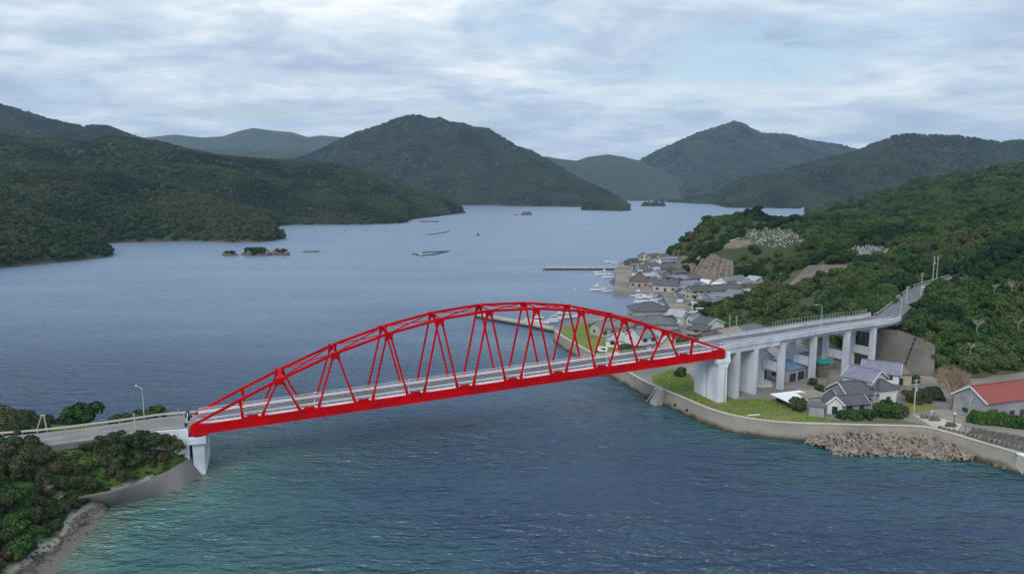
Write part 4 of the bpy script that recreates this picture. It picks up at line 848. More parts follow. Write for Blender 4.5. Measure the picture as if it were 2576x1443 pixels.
breakwater([P(1366, 679, 0), P(1460, 679, 0), P(1548, 679, 0)], 4, 1.5, 'long thin dark jetty beyond the harbour mouth')
def beacon(loc, label, h=3.5, m=M_white):
    t = thing('harbour_light', loc, label, 'beacon'); mb = MB(); mb.tube([(0, 0, 0), (0, 0, h * .8)], [.55, .4], 8); mb.build('tower', m, t)
    mb = MB(); mb.tube([(0, 0, h * .8), (0, 0, h)], [.3, .25], 8); mb.build('lantern', M_dark, t)
beacon(tuple(P(1238, 803, 1.6)), 'small white light tower on the breakwater beside the bridge arch', 3.2)
beacon(tuple(P(1369, 677, 1.5)), 'short dark beacon on the tip of the thin jetty', 2.4, M_steel)
# ------------------------------------------------------------------ vegetation
def inpx(px, py, poly): return in_poly(px, py, poly)
def ell(px, py, cx, cy, rx, ry): return ((px - cx) / rx) ** 2 + ((py - cy) / ry) ** 2 < 1
LAT1 = [(1712, 722), (1765, 655), (1795, 632), (1850, 606), (1888, 602), (1880, 625), (1850, 655), (1848, 722)]
LAT2 = [(1950, 728), (1985, 690), (2030, 668), (2150, 664), (2140, 690), (2060, 702), (2000, 728)]
SLOPE3 = [(1655, 650), (1700, 650), (1722, 668), (1715, 690), (1650, 690)]
WALLZ = [(2140, 960), (2165, 815), (2260, 800), (2340, 846), (2365, 872), (2365, 960)]
def right_points(n, y0, y1, s0, sk):
    k = rng.uniform(.12, .98, n); u = rng.uniform(0, 1, n); y = y0 * (y1 / y0) ** u; x = k * y
    area = y * .86 * (y * math.log(y1 / y0)) / n; s = np.maximum(s0, sk * y)
    keep = rng.uniform(0, 1, n) < area / s ** 2
    x, y, s = x[keep], y[keep], s[keep]; z = right_h(x, y); px, py = proj(x, y, z)
    ok = (z > 3.7) & (px < 2700) & (px > 1672)
    ok &= ~inpx(px, py, LAT1) & ~inpx(px, py, LAT2) & ~inpx(px, py, SLOPE3) & ~(inpx(px, py, WALLZ) & (y < 260))
    ok &= ~ell(px, py, 1945, 602, 85, 28) & ~ell(px, py, 2185, 638, 62, 20) & ~ell(px, py, 1872, 668, 24, 16)
    ok &= ~((px > 1838) & (px < 1945) & (py > 700) & (py < 745) & (z < 9))
    rp_ = offset_line(rl, 4.5); dr = coast_dist(x, y, [tuple(p)[:2] for p in rp_]); ok &= dr > 4.6
    dv = coast_dist(x, y, [tuple(p)[:2] for p in offset_line(DL, 4.5)]); ok &= dv > 8.5
    ok &= ~((z < 6) & (y < 300) & (px < 2180)) 
    ok &= ~((px > 2170) & (px < 2380) & (py > 890)) & ~((px >= 2380) & (z < 3.4))
    return x[ok], y[ok], z[ok], s[ok]
x1, y1, z1, s1 = right_points(60000, 150, 430, 3.8, 0)
x2, y2, z2, s2 = right_points(260000, 430, 1740, 4.6, .0085)
r1 = s1 * rng.uniform(.52, .98, len(s1)) * np.where(rng.uniform(0, 1, len(s1)) < .12, 1.35, 1); r2 = s2 * rng.uniform(.42, .85, len(s2)) * np.where(rng.uniform(0, 1, len(s2)) < .15, 1.5, 1)
# left bank scrub
n = 16000; xl = rng.uniform(-170, -54, n); yl = rng.uniform(84, 178, n); keep = rng.uniform(0, 1, n) < (116 * 94 / n) / 1.5 ** 2
xl, yl = xl[keep], yl[keep]; zl = left_h(xl, yl); pxl, pyl = proj(xl, yl, zl)
GRASSB = [(175, 1262), (235, 1230), (330, 1203), (420, 1165), (460, 1125), (520, 1090), (520, 1220), (300, 1260)]
BEACH = [(-60, 1600), (-60, 1490), (20, 1425), (95, 1368), (150, 1325), (178, 1280), (260, 1262), (400, 1262), (400, 1600)]
rc = offset_line(rn, 4.5); dl = coast_dist(xl, yl, [tuple(p)[:2] for p in rc])
ok = (zl > 1.5) & ~inpx(pxl, pyl, GRASSB) & ~inpx(pxl, pyl, BEACH) & (dl > 6.2) & (pxl > -160)
ok &= ~((pxl > 120) & (pyl < 1085) & (pxl < 560))            # behind the road: placed one by one
ok &= ~((pxl > 112) & (pxl < 215) & (pyl < 1150) & (pyl > 1085) & (rng.uniform(0, 1, len(xl)) < .8))
ok &= ~((pxl > 455) & (pyl < 1120))
xl, yl, zl, pxl, pyl = xl[ok], yl[ok], zl[ok], pxl[ok], pyl[ok]
rlf = rng.uniform(1.05, 1.75, len(xl)) * np.where(pxl < 60, 1.45, 1.0) * np.where((pxl > 115) & (pxl < 230) & (pyl < 1180), .62, 1.0) * np.where((pxl > 215) & (pxl < 450) & (pyl < 1150), 1.4, 1.0)

allx = np.concatenate([x1, xl]); ally = np.concatenate([y1, yl]); allz = np.concatenate([z1, zl]); allr = np.concatenate([r1, rlf]); side = np.array([0] * len(x1) + [1] * len(xl))
apx, apy = proj(allx, ally, allz + allr)
inside = (apx > -20) & (apx < 2596) & (apy < 1480)
order = np.argsort(-(allr / ally) * inside * np.where(side == 1, .82, 1)); lone = order[:262]; mask = np.zeros(len(allx), bool); mask[lone] = True
TRUNKM = {}
def trunk_mesh(m):
    if m.name not in TRUNKM:
        mb = MB(); mb.tube([(0, 0, -.25), (.03, .02, .3), (0, .05, .75)], [.10, .07, .05], 6)
        for a in (0.3, 2.2, 4.4): mb.tube([(0, .02, .3), (.3 * math.cos(a), .3 * math.sin(a), .7)], [.045, .02], 5)
        TRUNKM[m.name] = mb.mesh('trunk', m)
    return TRUNKM[m.name]
def tree(loc, r, key, label, group=None, rz=None, name='tree', cat='tree', var=None, flat=1.0):
    t = thing(name, tuple(float(q) for q in loc), label, cat, group, rng.uniform(0, 6.28) if rz is None else rz); t.scale = (r, r, r * rng.uniform(.85, 1.12) * flat)
    obj('trunk', trunk_mesh(M_trunk), t); obj('crown', CROWN[key][int(rng.integers(len(CROWN[key]))) if var is None else var], t)
    return t
def place(px, py, x0, x1, y0, y1):
    a = ['left', 'central', 'right'][min(2, max(0, int(3 * (px - x0) / (x1 - x0))))]; b = ['upper', 'middle', 'lower'][min(2, max(0, int(3 * (py - y0) / (y1 - y0))))]
    return b + ' ' + a
def zone(px, py, s):
    if s == 1:
        if px < 175 and py < 1110: return 'dense dark scrub tree above the road bend, in the ' + place(px, py, 0, 175, 1010, 1110) + ' part of that clump', 'trees at the left road bend'
        if px < 175 and py < 1260: return 'brownish broadleaf bush on the steep left bank, ' + place(px, py, 0, 175, 1110, 1260) + ' part', 'bushes on the lower left bank'
        if px < 175: return 'leafy green bush just above the left beach, ' + place(px, py, 0, 175, 1260, 1440) + ' part', 'bushes above the left beach'
        return 'reddish brown bush between the left road and the grass, ' + place(px, py, 175, 480, 1060, 1180) + ' part', 'bushes between the left road and the grass bank'
    if px > 2290 and py > 800: return 'dark broadleaf tree on the slope above the red roofed hall, ' + place(px, py, 2290, 2576, 800, 950) + ' part', 'trees above the red roofed hall'
    if px > 2290: return 'broadleaf tree on the hill beside the climbing road, ' + place(px, py, 2290, 2576, 560, 800) + ' part', 'trees beside the climbing road'
    return 'green tree on the spur behind the viaduct, ' + place(px, py, 1780, 2290, 660, 830) + ' part', 'trees on the spur behind the viaduct'
for i in lone:
    s = side[i]; lb, g = zone(apx[i], apy[i], s)
    key = 'mid' if s == 0 else ('green' if (apy[i] > 1230 and rng.uniform() < .6) else 'left')
    tree((allx[i], ally[i], allz[i] - (.25 if s == 0 else .1)), allr[i], key, lb, g, name='tree' if s == 0 else 'bush', cat='tree' if s == 0 else 'bush')
rest = ~mask
for sd_, key, lb in ((0, 'mid', 'mixed broadleaf wood on the hills around the viaduct'), (1, 'left', 'low scrub filling the gaps on the lower left bank')):
    q = rest & (side == sd_)
    scatter('woodland', np.stack([allx[q], ally[q], allz[q] - .3], -1), allr[q], SRC[key], lb)
scatter('woodland', np.stack([x2, y2, z2 - r2 * .2], -1), r2, SRC['mid'], 'green woodland rolling over the hills behind the village')
print('trees', len(x1), len(x2), len(xl))
# undergrowth: low leafy cover
def cover(name, X, Y, Z, r, key, label, flat=.6): scatter(name, np.stack([X, Y, Z], -1), r, SRC[key], label, flat=flat, tilt=.2)
n = 9000; xg = rng.uniform(-150, -60, n); yg = rng.uniform(95, 170, n); zg = left_h(xg, yg); px, py = proj(xg, yg, zg); dd = coast_dist(xg, yg, [tuple(p)[:2] for p in rc])
ok = (zg > 1.7) & (dd > 5.4) & (py > 1090) & (px > 110) & ~inpx(px, py, BEACH)
edge = inpx(px, py, [(300, 1230), (460, 1170), (500, 1150), (470, 1120), (380, 1150), (280, 1200)])
ok &= ~(edge & (rng.uniform(0, 1, n) < .55))
cover('ground_cover', xg[ok], yg[ok], zg[ok] - .2, rng.uniform(.3, .75, ok.sum()) * np.where(edge[ok], .55, 1), 'green', 'low green creepers on the bank under the left road', .55)
for (px, py, d), r, lb in [((2288, 828, 229), 3.2, 'tree at the top left of the slope wall'), ((2312, 838, 226), 3.4, 'tree overhanging the top of the slope wall'), ((2338, 852, 222), 3.6, 'tree at the top right corner of the slope wall'), ((2362, 880, 218), 3.4, 'tree beside the right edge of the slope wall'), ((2365, 915, 213), 3.0, 'tree halfway down the right edge of the slope wall'), ((2362, 945, 209), 2.4, 'tree at the lower right corner of the slope wall')]:
    q = P(px, py, None, d); tree((q[0], q[1], float(right_h(np.array([q[0]]), np.array([q[1]]))[0]) - .3), r, 'mid', lb, 'trees round the slope wall')
n = 9000; k = rng.uniform(.3, .9, n); yg = rng.uniform(200, 480, n); xg = k * yg; zg = right_h(xg, yg); px, py = proj(xg, yg, zg)
ok = (zg > 3.6) & ((ell(px, py, 1872, 672, 30, 24)) | inpx(px, py, [(1780, 800), (1850, 780), (1900, 800), (2060, 800), (2060, 835), (1800, 840)]) | inpx(px, py, [(2060, 790), (2235, 760), (2235, 790), (2060, 815)])) & (coast_dist(xg, yg, [tuple(p)[:2] for p in offset_line(DL, 4.5)]) > 7)
cover('ground_cover', xg[ok], yg[ok], zg[ok] - .2, rng.uniform(.7, 1.5, ok.sum()), 'green', 'light green grassy scrub on the bank along the viaduct', .7)

# trees picked out one by one
LT = [((205, 1075), 5.0, 'green', 'round dense green tree behind the guard rail of the left road'), ((298, 1060), 2.6, 'left', 'small round dark bush behind the left guard rail'),
      ((325, 1058), 2.5, 'left', 'second small dark bush, right of the round one, behind the left guard rail'), ((385, 1052), 4.6, 'left', 'dark ragged tree just left of the red bridge end'),
      ((412, 1050), 3.0, 'left', 'low dark bush between the ragged tree and the bridge'), ((350, 1055), 3.4, 'left', 'dark tree half hidden by the left street lamp'),
      ((120, 1075), 2.6, 'left', 'dark spiky tree behind the two legged frame'), ((60, 1070), 3.2, 'left', 'tall dark tree behind the road bend at the left edge'), ((-5, 1075), 4.2, 'left', 'tallest dark tree at the left edge of the scene'), ((150, 1078), 1.6, 'left', 'low bush beside the round green tree')]
for (px, py), r, key, lb in LT:
    q = P(px, py, None, 160 if px > 130 else 163); zq = float(left_h(np.array([q[0]]), np.array([q[1]]))[0]); tree((q[0], q[1], max(zq, 1.5) + (1.5 if r < 2.5 and px > 250 else 0)), r, key, lb, 'trees behind the left road', name='tree')
RT = [((1905, 545), None, 5.5, 'mid', 'lone taller tree standing on top of the village headland'), ((1768, 566), None, 6.0, 'mid', 'dark rounded tree crowning the seaward end of the headland'),
      ((1735, 600), None, 6.0, 'mid', 'dark tree leaning over the bay on the headland tip'), ((1800, 560), None, 6.2, 'mid', 'dense dark tree on the headland crest left of the lone one')]
for (px, py), z, r, key, lb in RT:
    q = P(px, py, None, 600 if px < 1890 else 590); zz = float(right_h(np.array([q[0]]), np.array([q[1]]))[0]); tree((q[0], q[1], zz - .5), r, key, lb)
for (px, py), r, lb in [((-15, 1150), 3.6, 'big dark bush on the near side of the left road at the frame edge'), ((35, 1142), 3.4, 'big brownish bush hiding the road bend'), ((80, 1140), 2.8, 'brown bush hiding the road below the two legged frame'), ((112, 1150), 2.2, 'brown bush at the end of the visible road stretch'), ((60, 1165), 2.6, 'dark bush below the one hiding the road bend'),
        ((222, 1128), 1.9, 'reddish bush leftmost of the row under the left road'), ((252, 1122), 2.3, 'second bush from the left in the row under the left road'), ((285, 1118), 2.4, 'third bush from the left in the row under the left road'), ((318, 1114), 2.2, 'fourth bush from the left in the row under the left road'), ((352, 1110), 2.4, 'fifth bush from the left in the row under the left road'), ((388, 1108), 2.3, 'bush third from the abutment in the row under the left road'), ((418, 1112), 2.0, 'bush second from the abutment in the row under the left road'), ((446, 1122), 1.7, 'bush touching the white abutment wing wall')]:
    q = P(px, py, 9.2 if px < 200 else 8.6); tree((q[0], q[1], 8.6 if px < 200 else 7.6), r, 'left', lb, 'bushes at the road bend', name='bush', cat='bush')
q = P(1905, 545, None, 585); tree((q[0], q[1], float(right_h(np.array([q[0]]), np.array([q[1]]))[0]) + 3.2), 4.6, 'mid', 'small pointed tree rising above the headland skyline')

def bare_tree(loc, h, m, label, seed, spread=.5, n1=7, depth=4, group=None, name='bare_tree', r0=.03, upright=.5):
    rg = random.Random(seed); t = thing(name, loc, label, 'bare tree', group)
    tr = MB(); tw = MB()
    def grow(p, d, L, r, k):
        q = p + d * L; mid = p.lerp(q, .5) + Vector((rg.uniform(-1, 1), rg.uniform(-1, 1), 0)) * L * .07
        (tr if k <= 1 else tw).tube([p, mid, q], [r, r * .8, r * .6], 5 if k < 2 else 3)
        if k >= depth: return
        for i in range(rg.randint(3, 4) if k else n1):
            a = rg.uniform(0, 6.28); nd = (d * (.8 + upright) + Vector((math.cos(a), math.sin(a), rg.uniform(-.1, .4))) * spread * rg.uniform(.7, 1.4)).normalized()
            grow(p.lerp(q, rg.uniform(.45, 1.0)), nd, L * rg.uniform(.58, .82), r * .55, k + 1)
    grow(Vector((0, 0, 0)), Vector((rg.uniform(-.1, .1), rg.uniform(-.1, .1), 1)).normalized(), h * .32, h * r0, 0)
    tr.build('trunk', m, t); tw.build('branches', m, t); return t
bare_tree(P(2393, 1026, GZ), 14, M_tan, 'wide leafless tan tree beside the red roofed hall', 5, .55, 14, 5, r0=.02)
q = P(2362, 985, GZ); bare_tree(q, 10, M_tan, 'smaller leafless olive tree left of the tan one, below the slope', 8, .55, 8, 4)
for j, (px, py, d, h, lb) in enumerate([(2455, 845, 228, 8, 'pale dead tree with forked branches on the shaded right slope'), (2546, 722, 262, 7, 'pale dead tree high on the right slope near the frame edge'), (2500, 745, 262, 6, 'small pale dead tree on the right slope above the forked one'), (2560, 830, 232, 6, 'pale crooked dead tree at the right edge of the slope'), (2440, 905, 215, 6, 'grey dead tree low on the shaded slope behind the hall')]):
    q = P(px, py, None, d); zz = float(right_h(np.array([q[0]]), np.array([q[1]]))[0]); bare_tree((q[0], q[1], zz + 3.2), h, M_pale, lb, 20 + j, .8, 6, 3, r0=.022, upright=.1)
for j, (px, py, z, h, lb) in enumerate([(118, 1245, 5.5, 3.4, 'pale bare branches sticking out of the lower left bank'), (150, 1262, 4.0, 3.0, 'second patch of pale bare branches, nearer the wall, on the left bank'), (420, 1050, 9, 4.0, 'thin leafless tree beside the left bridge end')]):
    q = P(px, py, z); bare_tree(q, h, M_pale if j < 2 else M_trunk, lb, 40 + j, .9, 7, 3, r0=.02, upright=.0)
# bamboo like pale tree under the viaduct, garden shrubs, hedge
tree(P(2078, 912, GZ), 2.0, 'green', 'yellowish green tree seen between the viaduct columns', None)
for (px, py), r, key, lb in [((2044, 968), 1.6, 'left', 'dark shrub at the foot of the third viaduct column'), ((2000, 1030), 2.6, 'left', 'rounded dark shrub in front of the white canopy'), ((1967, 1008), 1.6, 'left', 'small dark shrub at the left end of the white canopy'), ((1712, 945), 2.2, 'mid', 'dark green bush on the lawn beside the white wall pier'),
                             ((2120, 1050), 1.8, 'green', 'low green bush along the front garden, left end'), ((2150, 1054), 1.9, 'green', 'green garden bush before the grey roofed cottage'), ((2180, 1052), 2.2, 'green', 'larger green bush at the cottage corner'), ((2215, 1048), 2.6, 'green', 'tall green bush right of the cottage'), ((2245, 1050), 2.4, 'green', 'feathery green bush next to the sea wall lawn'), ((2268, 1044), 2.0, 'left', 'dark bush ending the garden row'), ((2235, 1030), 2.2, 'left', 'dark bush behind the feathery one'),
                             ((2292, 1012), 2.6, 'left', 'dark hedge shrub left of the utility pole by the yard'), ((2318, 1008), 2.6, 'left', 'dark hedge shrub right of the utility pole by the yard'), ((2350, 1004), 2.8, 'left', 'dark hedge shrub near the tan bare tree'), ((2290, 960), 2.4, 'mid', 'leafy bush behind the brown roofed house'), ((2060, 985), 1.6, 'left', 'weedy bush by the green pole'), ((2095, 985), 1.7, 'left', 'weedy bush left of the white house'),
                             ((1600, 888), 2.4, 'green', 'bright green hedge behind the bridge railing'), ((1570, 884), 2.4, 'green', 'bright green hedge shrub beside the parked white car'), ((1585, 892), 2.0, 'green', 'low green hedge shrub between the two taller ones'), ((1520, 828), 1.7, 'mid', 'dark tree behind the north lawn'), ((1715, 870), 2.5, 'mid', 'dark tree beside the cream walled house by the bridge end'), ((1660, 830), 2.0, 'mid', 'dark tree at the corner of the harbour market'), ((1700, 845), 2.2, 'mid', 'round tree between market and cream house'), ((1770, 812), 1.7, 'green', 'small bright tree in the yard behind the white gable')]:
    q = P(px, py, GZ); tree((q[0], q[1], GZ - .1), r, key, lb, None, name='bush', cat='bush')
for i in range(15):
    f = i / 14; q = P(2448 + f * 150, 1062 + f * 18, GZ); t = tree((q[0], q[1], GZ - .2), 1.55 + .25 * math.sin(i * 2.1), 'green', 'bright green hedge tree in the row below the red roofed hall', 'hedge in front of the red roofed hall', name='hedge_tree', cat='hedge', flat=1.5)
for i in range(10):
    f = i / 9; q = P(2430 + f * 150, 1082 + f * 30, GZ); bare_tree((q[0], q[1], GZ), 2.6, M_trunk, 'grey leafless shrub in front of the green hedge', 60 + i, 1.0, 6, 3, 'leafless shrubs before the hedge', 'bare_shrub', .018, 0)
# ------------------------------------------------------------------ village
def flatpoly(name, pts, z, m, label, kind='structure'):
    mb = MB(); mb.add([(p[0], p[1], z) for p in pts], [tuple(range(len(pts)))]); return tag(mb.build(name, m), label, None, None, kind)
inner = offset_line(WL, .8)
def wl_px(a, b): return [p for p in inner if a <= proj(p.x, p.y, WZ)[0] <= b]
G_ = lambda *q: [P(x, y, GZ) for x, y in q]
lawn = wl_px(1640, 2090) + G_((2085, 1052), (2030, 1042), (1985, 1018), (1935, 1000), (1905, 1002), (1850, 1004), (1760, 975), (1735, 940), (1690, 928), (1640, 944))
flatpoly('lawn', lawn, GZ + .006, M_lawn, 'green and straw coloured lawn between the white pier and the sea wall')
lawn2 = wl_px(2090, 2335) + G_((2320, 1066), (2260, 1056), (2085, 1054))
flatpoly('verge', lawn2, GZ + .006, mat('dry_verge', (.16, .145, .075), (.10, .12, .045), scale=.2, coords='World', rough=.95, bump=.1, bscale=2), 'dry grass verge behind the tetrapod shore')
lawn3 = wl_px(1402, 1520) + G_((1540, 898), (1570, 876), (1562, 842), (1520, 826), (1470, 812), (1430, 818), (1408, 828))
flatpoly('lawn', lawn3, GZ + .006, M_lawn, 'rough lawn seen through the bridge arch by the north sea wall')
flatpoly('road', G_((1938, 968), (2000, 955), (2060, 975), (2120, 1003), (2150, 1012), (2120, 1022), (2060, 1000), (2000, 975)), GZ + .010, M_asph2, 'grey lane passing under the viaduct columns')
flatpoly('yard', G_((1905, 945), (1940, 958), (1945, 972), (1912, 975), (1888, 965)), GZ + .010, M_cap, 'pale concrete yard behind the wall piers')
flatpoly('road', G_((2300, 1000), (2345, 985), (2400, 1005), (2390, 1030), (2350, 1020)), GZ + .010, M_asph2, 'grey yard lane near the tan bare tree')
flatpoly('verge', G_((2255, 1040), (2285, 1000), (2350, 992), (2385, 1004), (2372, 1018), (2320, 1036)), GZ + .009, M_lawn, 'rough grass strip round the hedge by the yard')
flatpoly('path', G_((2295, 1042), (2330, 1048), (2372, 1052), (2420, 1066), (2410, 1082), (2370, 1078), (2342, 1070)), GZ + .012, M_cap, 'pale concrete path leading down to the sea wall')
flatpoly('path', G_((2340, 1030), (2400, 1028), (2440, 1050), (2420, 1062), (2372, 1050)), GZ + .010, mat('sand_yard', (.33, .30, .25), (.27, .25, .21), scale=.3, coords='World'), 'beige bare yard in front of the hall')
flatpoly('plot', G_((2420, 1100), (2450, 1075), (2640, 1110), (2700, 1170), (2560, 1132)), GZ + .010, mat('dark_soil', (.085, .075, .065), (.13, .12, .10), scale=.4, coords='World', bump=.1), 'dark bare soil plot behind the sea wall')
lw = [P(x, y, GZ) for x, y in [(2365, 1078), (2430, 1092), (2500, 1110), (2576, 1130), (2640, 1150)]]
lw_t = thing('stone_kerb', lw[2], 'low rough stone wall running behind the sea wall at the right edge', 'wall')
L_ = resample(lw, 46); stone = [MB().box((0, 0, .3), (.85, .5, .62), taper=.85).mesh('stone', M_rock), MB().box((0, 0, .26), (.7, .55, .5), taper=.8).mesh('stone', M_conc_t)]
for i, p in enumerate(L_):
    o = obj('stone', stone[i % 2], lw_t, p - Vector(lw[2]), rng.uniform(-.5, .5)); o.scale = (rng.uniform(.8, 1.2),) * 3
n = 5500; a = rng.integers(0, len(lawn), n)
bx = np.array([p[0] for p in lawn]); by = np.array([p[1] for p in lawn])
gx = rng.uniform(bx.min(), bx.max(), n); gy = rng.uniform(by.min(), by.max(), n); gk = in_poly(gx, gy, [(p[0], p[1]) for p in lawn])
scatter('grass', np.stack([gx[gk], gy[gk], np.full(gk.sum(), GZ)], -1), rng.uniform(.07, .22, gk.sum()), [bpy.data.objects.new('tuft_source', c) for c in [crown_mesh('tuft', FOL_grass, 90 + i, 60, .35, 3) for i in range(3)]], 'tufts of grass on the lawn by the white pier', flat=.5)
n = 12000; gx = rng.uniform(-150, -58, n); gy = rng.uniform(95, 172, n); gz = left_h(gx, gy); qx, qy = proj(gx, gy, gz); gk = (gz > 2.3) & (qx > 100) & (qy > 1095) & (coast_dist(gx, gy, [tuple(p)[:2] for p in rc]) > 5.2)
scatter('grass', np.stack([gx[gk], gy[gk], gz[gk] - .05], -1), rng.uniform(.25, .7, gk.sum()), [bpy.data.objects.new('tuft_source', c) for c in [crown_mesh('tuft', FOL_bank, 95 + i, 70, .3, 3) for i in range(3)]], 'long grass on the bank above the left revetment wall', flat=.6)
mb = MB(); q = P(1896, 1044, GZ + .02); mb.box((0, 0, .1), (3.4, .5, .12), .2); tag(mb.build('plank', M_white, None, loc=q), 'pale plank lying on the lawn beside the sea wall', 'plank')

RT_ = {}
def roof_mat(name, c, c2=None, pitch=.42):
    if name in RT_: return RT_[name]
    m = mat(name, c, c2 or tuple(k * .7 for k in c), rough=.62, scale=.7, spec=.35, coords='World', lo=.3, hi=.75)
    nt = m.node_tree; N = nt.nodes.new; L = nt.links.new; b = nt.nodes['Principled BSDF']
    tc = N('ShaderNodeTexCoord'); w = N('ShaderNodeTexWave'); w.bands_direction = 'X'; w.inputs['Scale'].default_value = 1 / pitch / 3.2; L(tc.outputs['Object'], w.inputs['Vector'])
    bp_ = N('ShaderNodeBump'); bp_.inputs['Distance'].default_value = .05; L(w.outputs['Fac'], bp_.inputs['Height']); L(bp_.outputs[0], b.inputs['Normal'])
    RT_[name] = m; return m
RO = dict(grey=roof_mat('grey_tiles', (.15, .16, .18)), slate=roof_mat('slate_tiles', (.11, .115, .13)), char=roof_mat('charcoal_tiles', (.055, .06, .07)), lilac=roof_mat('lilac_tiles', (.24, .245, .31)), purple=roof_mat('purple_tiles', (.13, .115, .135)),
          brown=roof_mat('brown_tiles', (.13, .105, .10)), tan=roof_mat('tan_sheet', (.33, .28, .22)), pale=roof_mat('pale_sheet', (.40, .44, .46)), green=roof_mat('grey_green_tiles', (.19, .22, .22)), olive=roof_mat('olive_tiles', (.10, .10, .085)),
          blue=roof_mat('blue_sheet', (.18, .30, .46)), red=roof_mat('red_orange_sheet', (.30, .075, .06), (.26, .07, .058)), teal=roof_mat('teal_sheet', (.0, .30, .25)), mott=roof_mat('mottled_brown_tiles', (.26, .19, .15), (.13, .10, .085)), white=roof_mat('white_sheet', (.72, .74, .76), (.62, .64, .66)))
WA = dict(cream=mat('cream_wall', (.48, .45, .38), (.40, .37, .31), scale=.5, coords='World'), white=mat('white_wall', (.70, .71, .70), (.58, .59, .58), scale=.5, coords='World'), tan=mat('tan_wall', (.40, .33, .26), (.33, .27, .22), scale=.5, coords='World'), pink=mat('pinkish_wall', (.42, .33, .31), (.34, .27, .25), scale=.5, coords='World'),
          grey=mat('grey_wall', (.33, .34, .35), (.25, .26, .27), scale=.5, coords='World'), brown=mat('timber_wall', (.11, .085, .07), (.17, .14, .115), scale=.8, coords='World'), lilacw=mat('lilac_wall', (.48, .45, .50), (.40, .38, .43), scale=.5, coords='World'), mint=mat('mint_wall', (.52, .58, .52), (.45, .50, .46), scale=.5, coords='World'))
WIN = {}
def window(parent, x, y, z, rz, w, h, near, door=False):
    key = (round(w, 1), round(h, 1), door)
    if key not in WIN:
        f = MB(); e = .09
        for cx, cz, sx, sz in ((0, h / 2 - e / 2, w, e), (0, -h / 2 + e / 2, w, e), (-w / 2 + e / 2, 0, e, h - 2 * e), (w / 2 - e / 2, 0, e, h - 2 * e), (0, 0, e * .8, h - 2 * e)): f.box((cx, -.06, cz), (sx, .13, sz))
        g = MB().box((0, -.015, 0), (w - e, .05, h - e))
        WIN[key] = (f.mesh('window', M_frame), g.mesh('pane', M_glass))
    o = obj('door' if door else 'window', WIN[key][0], parent, (x, y, z), rz); obj('pane', WIN[key][1], o)
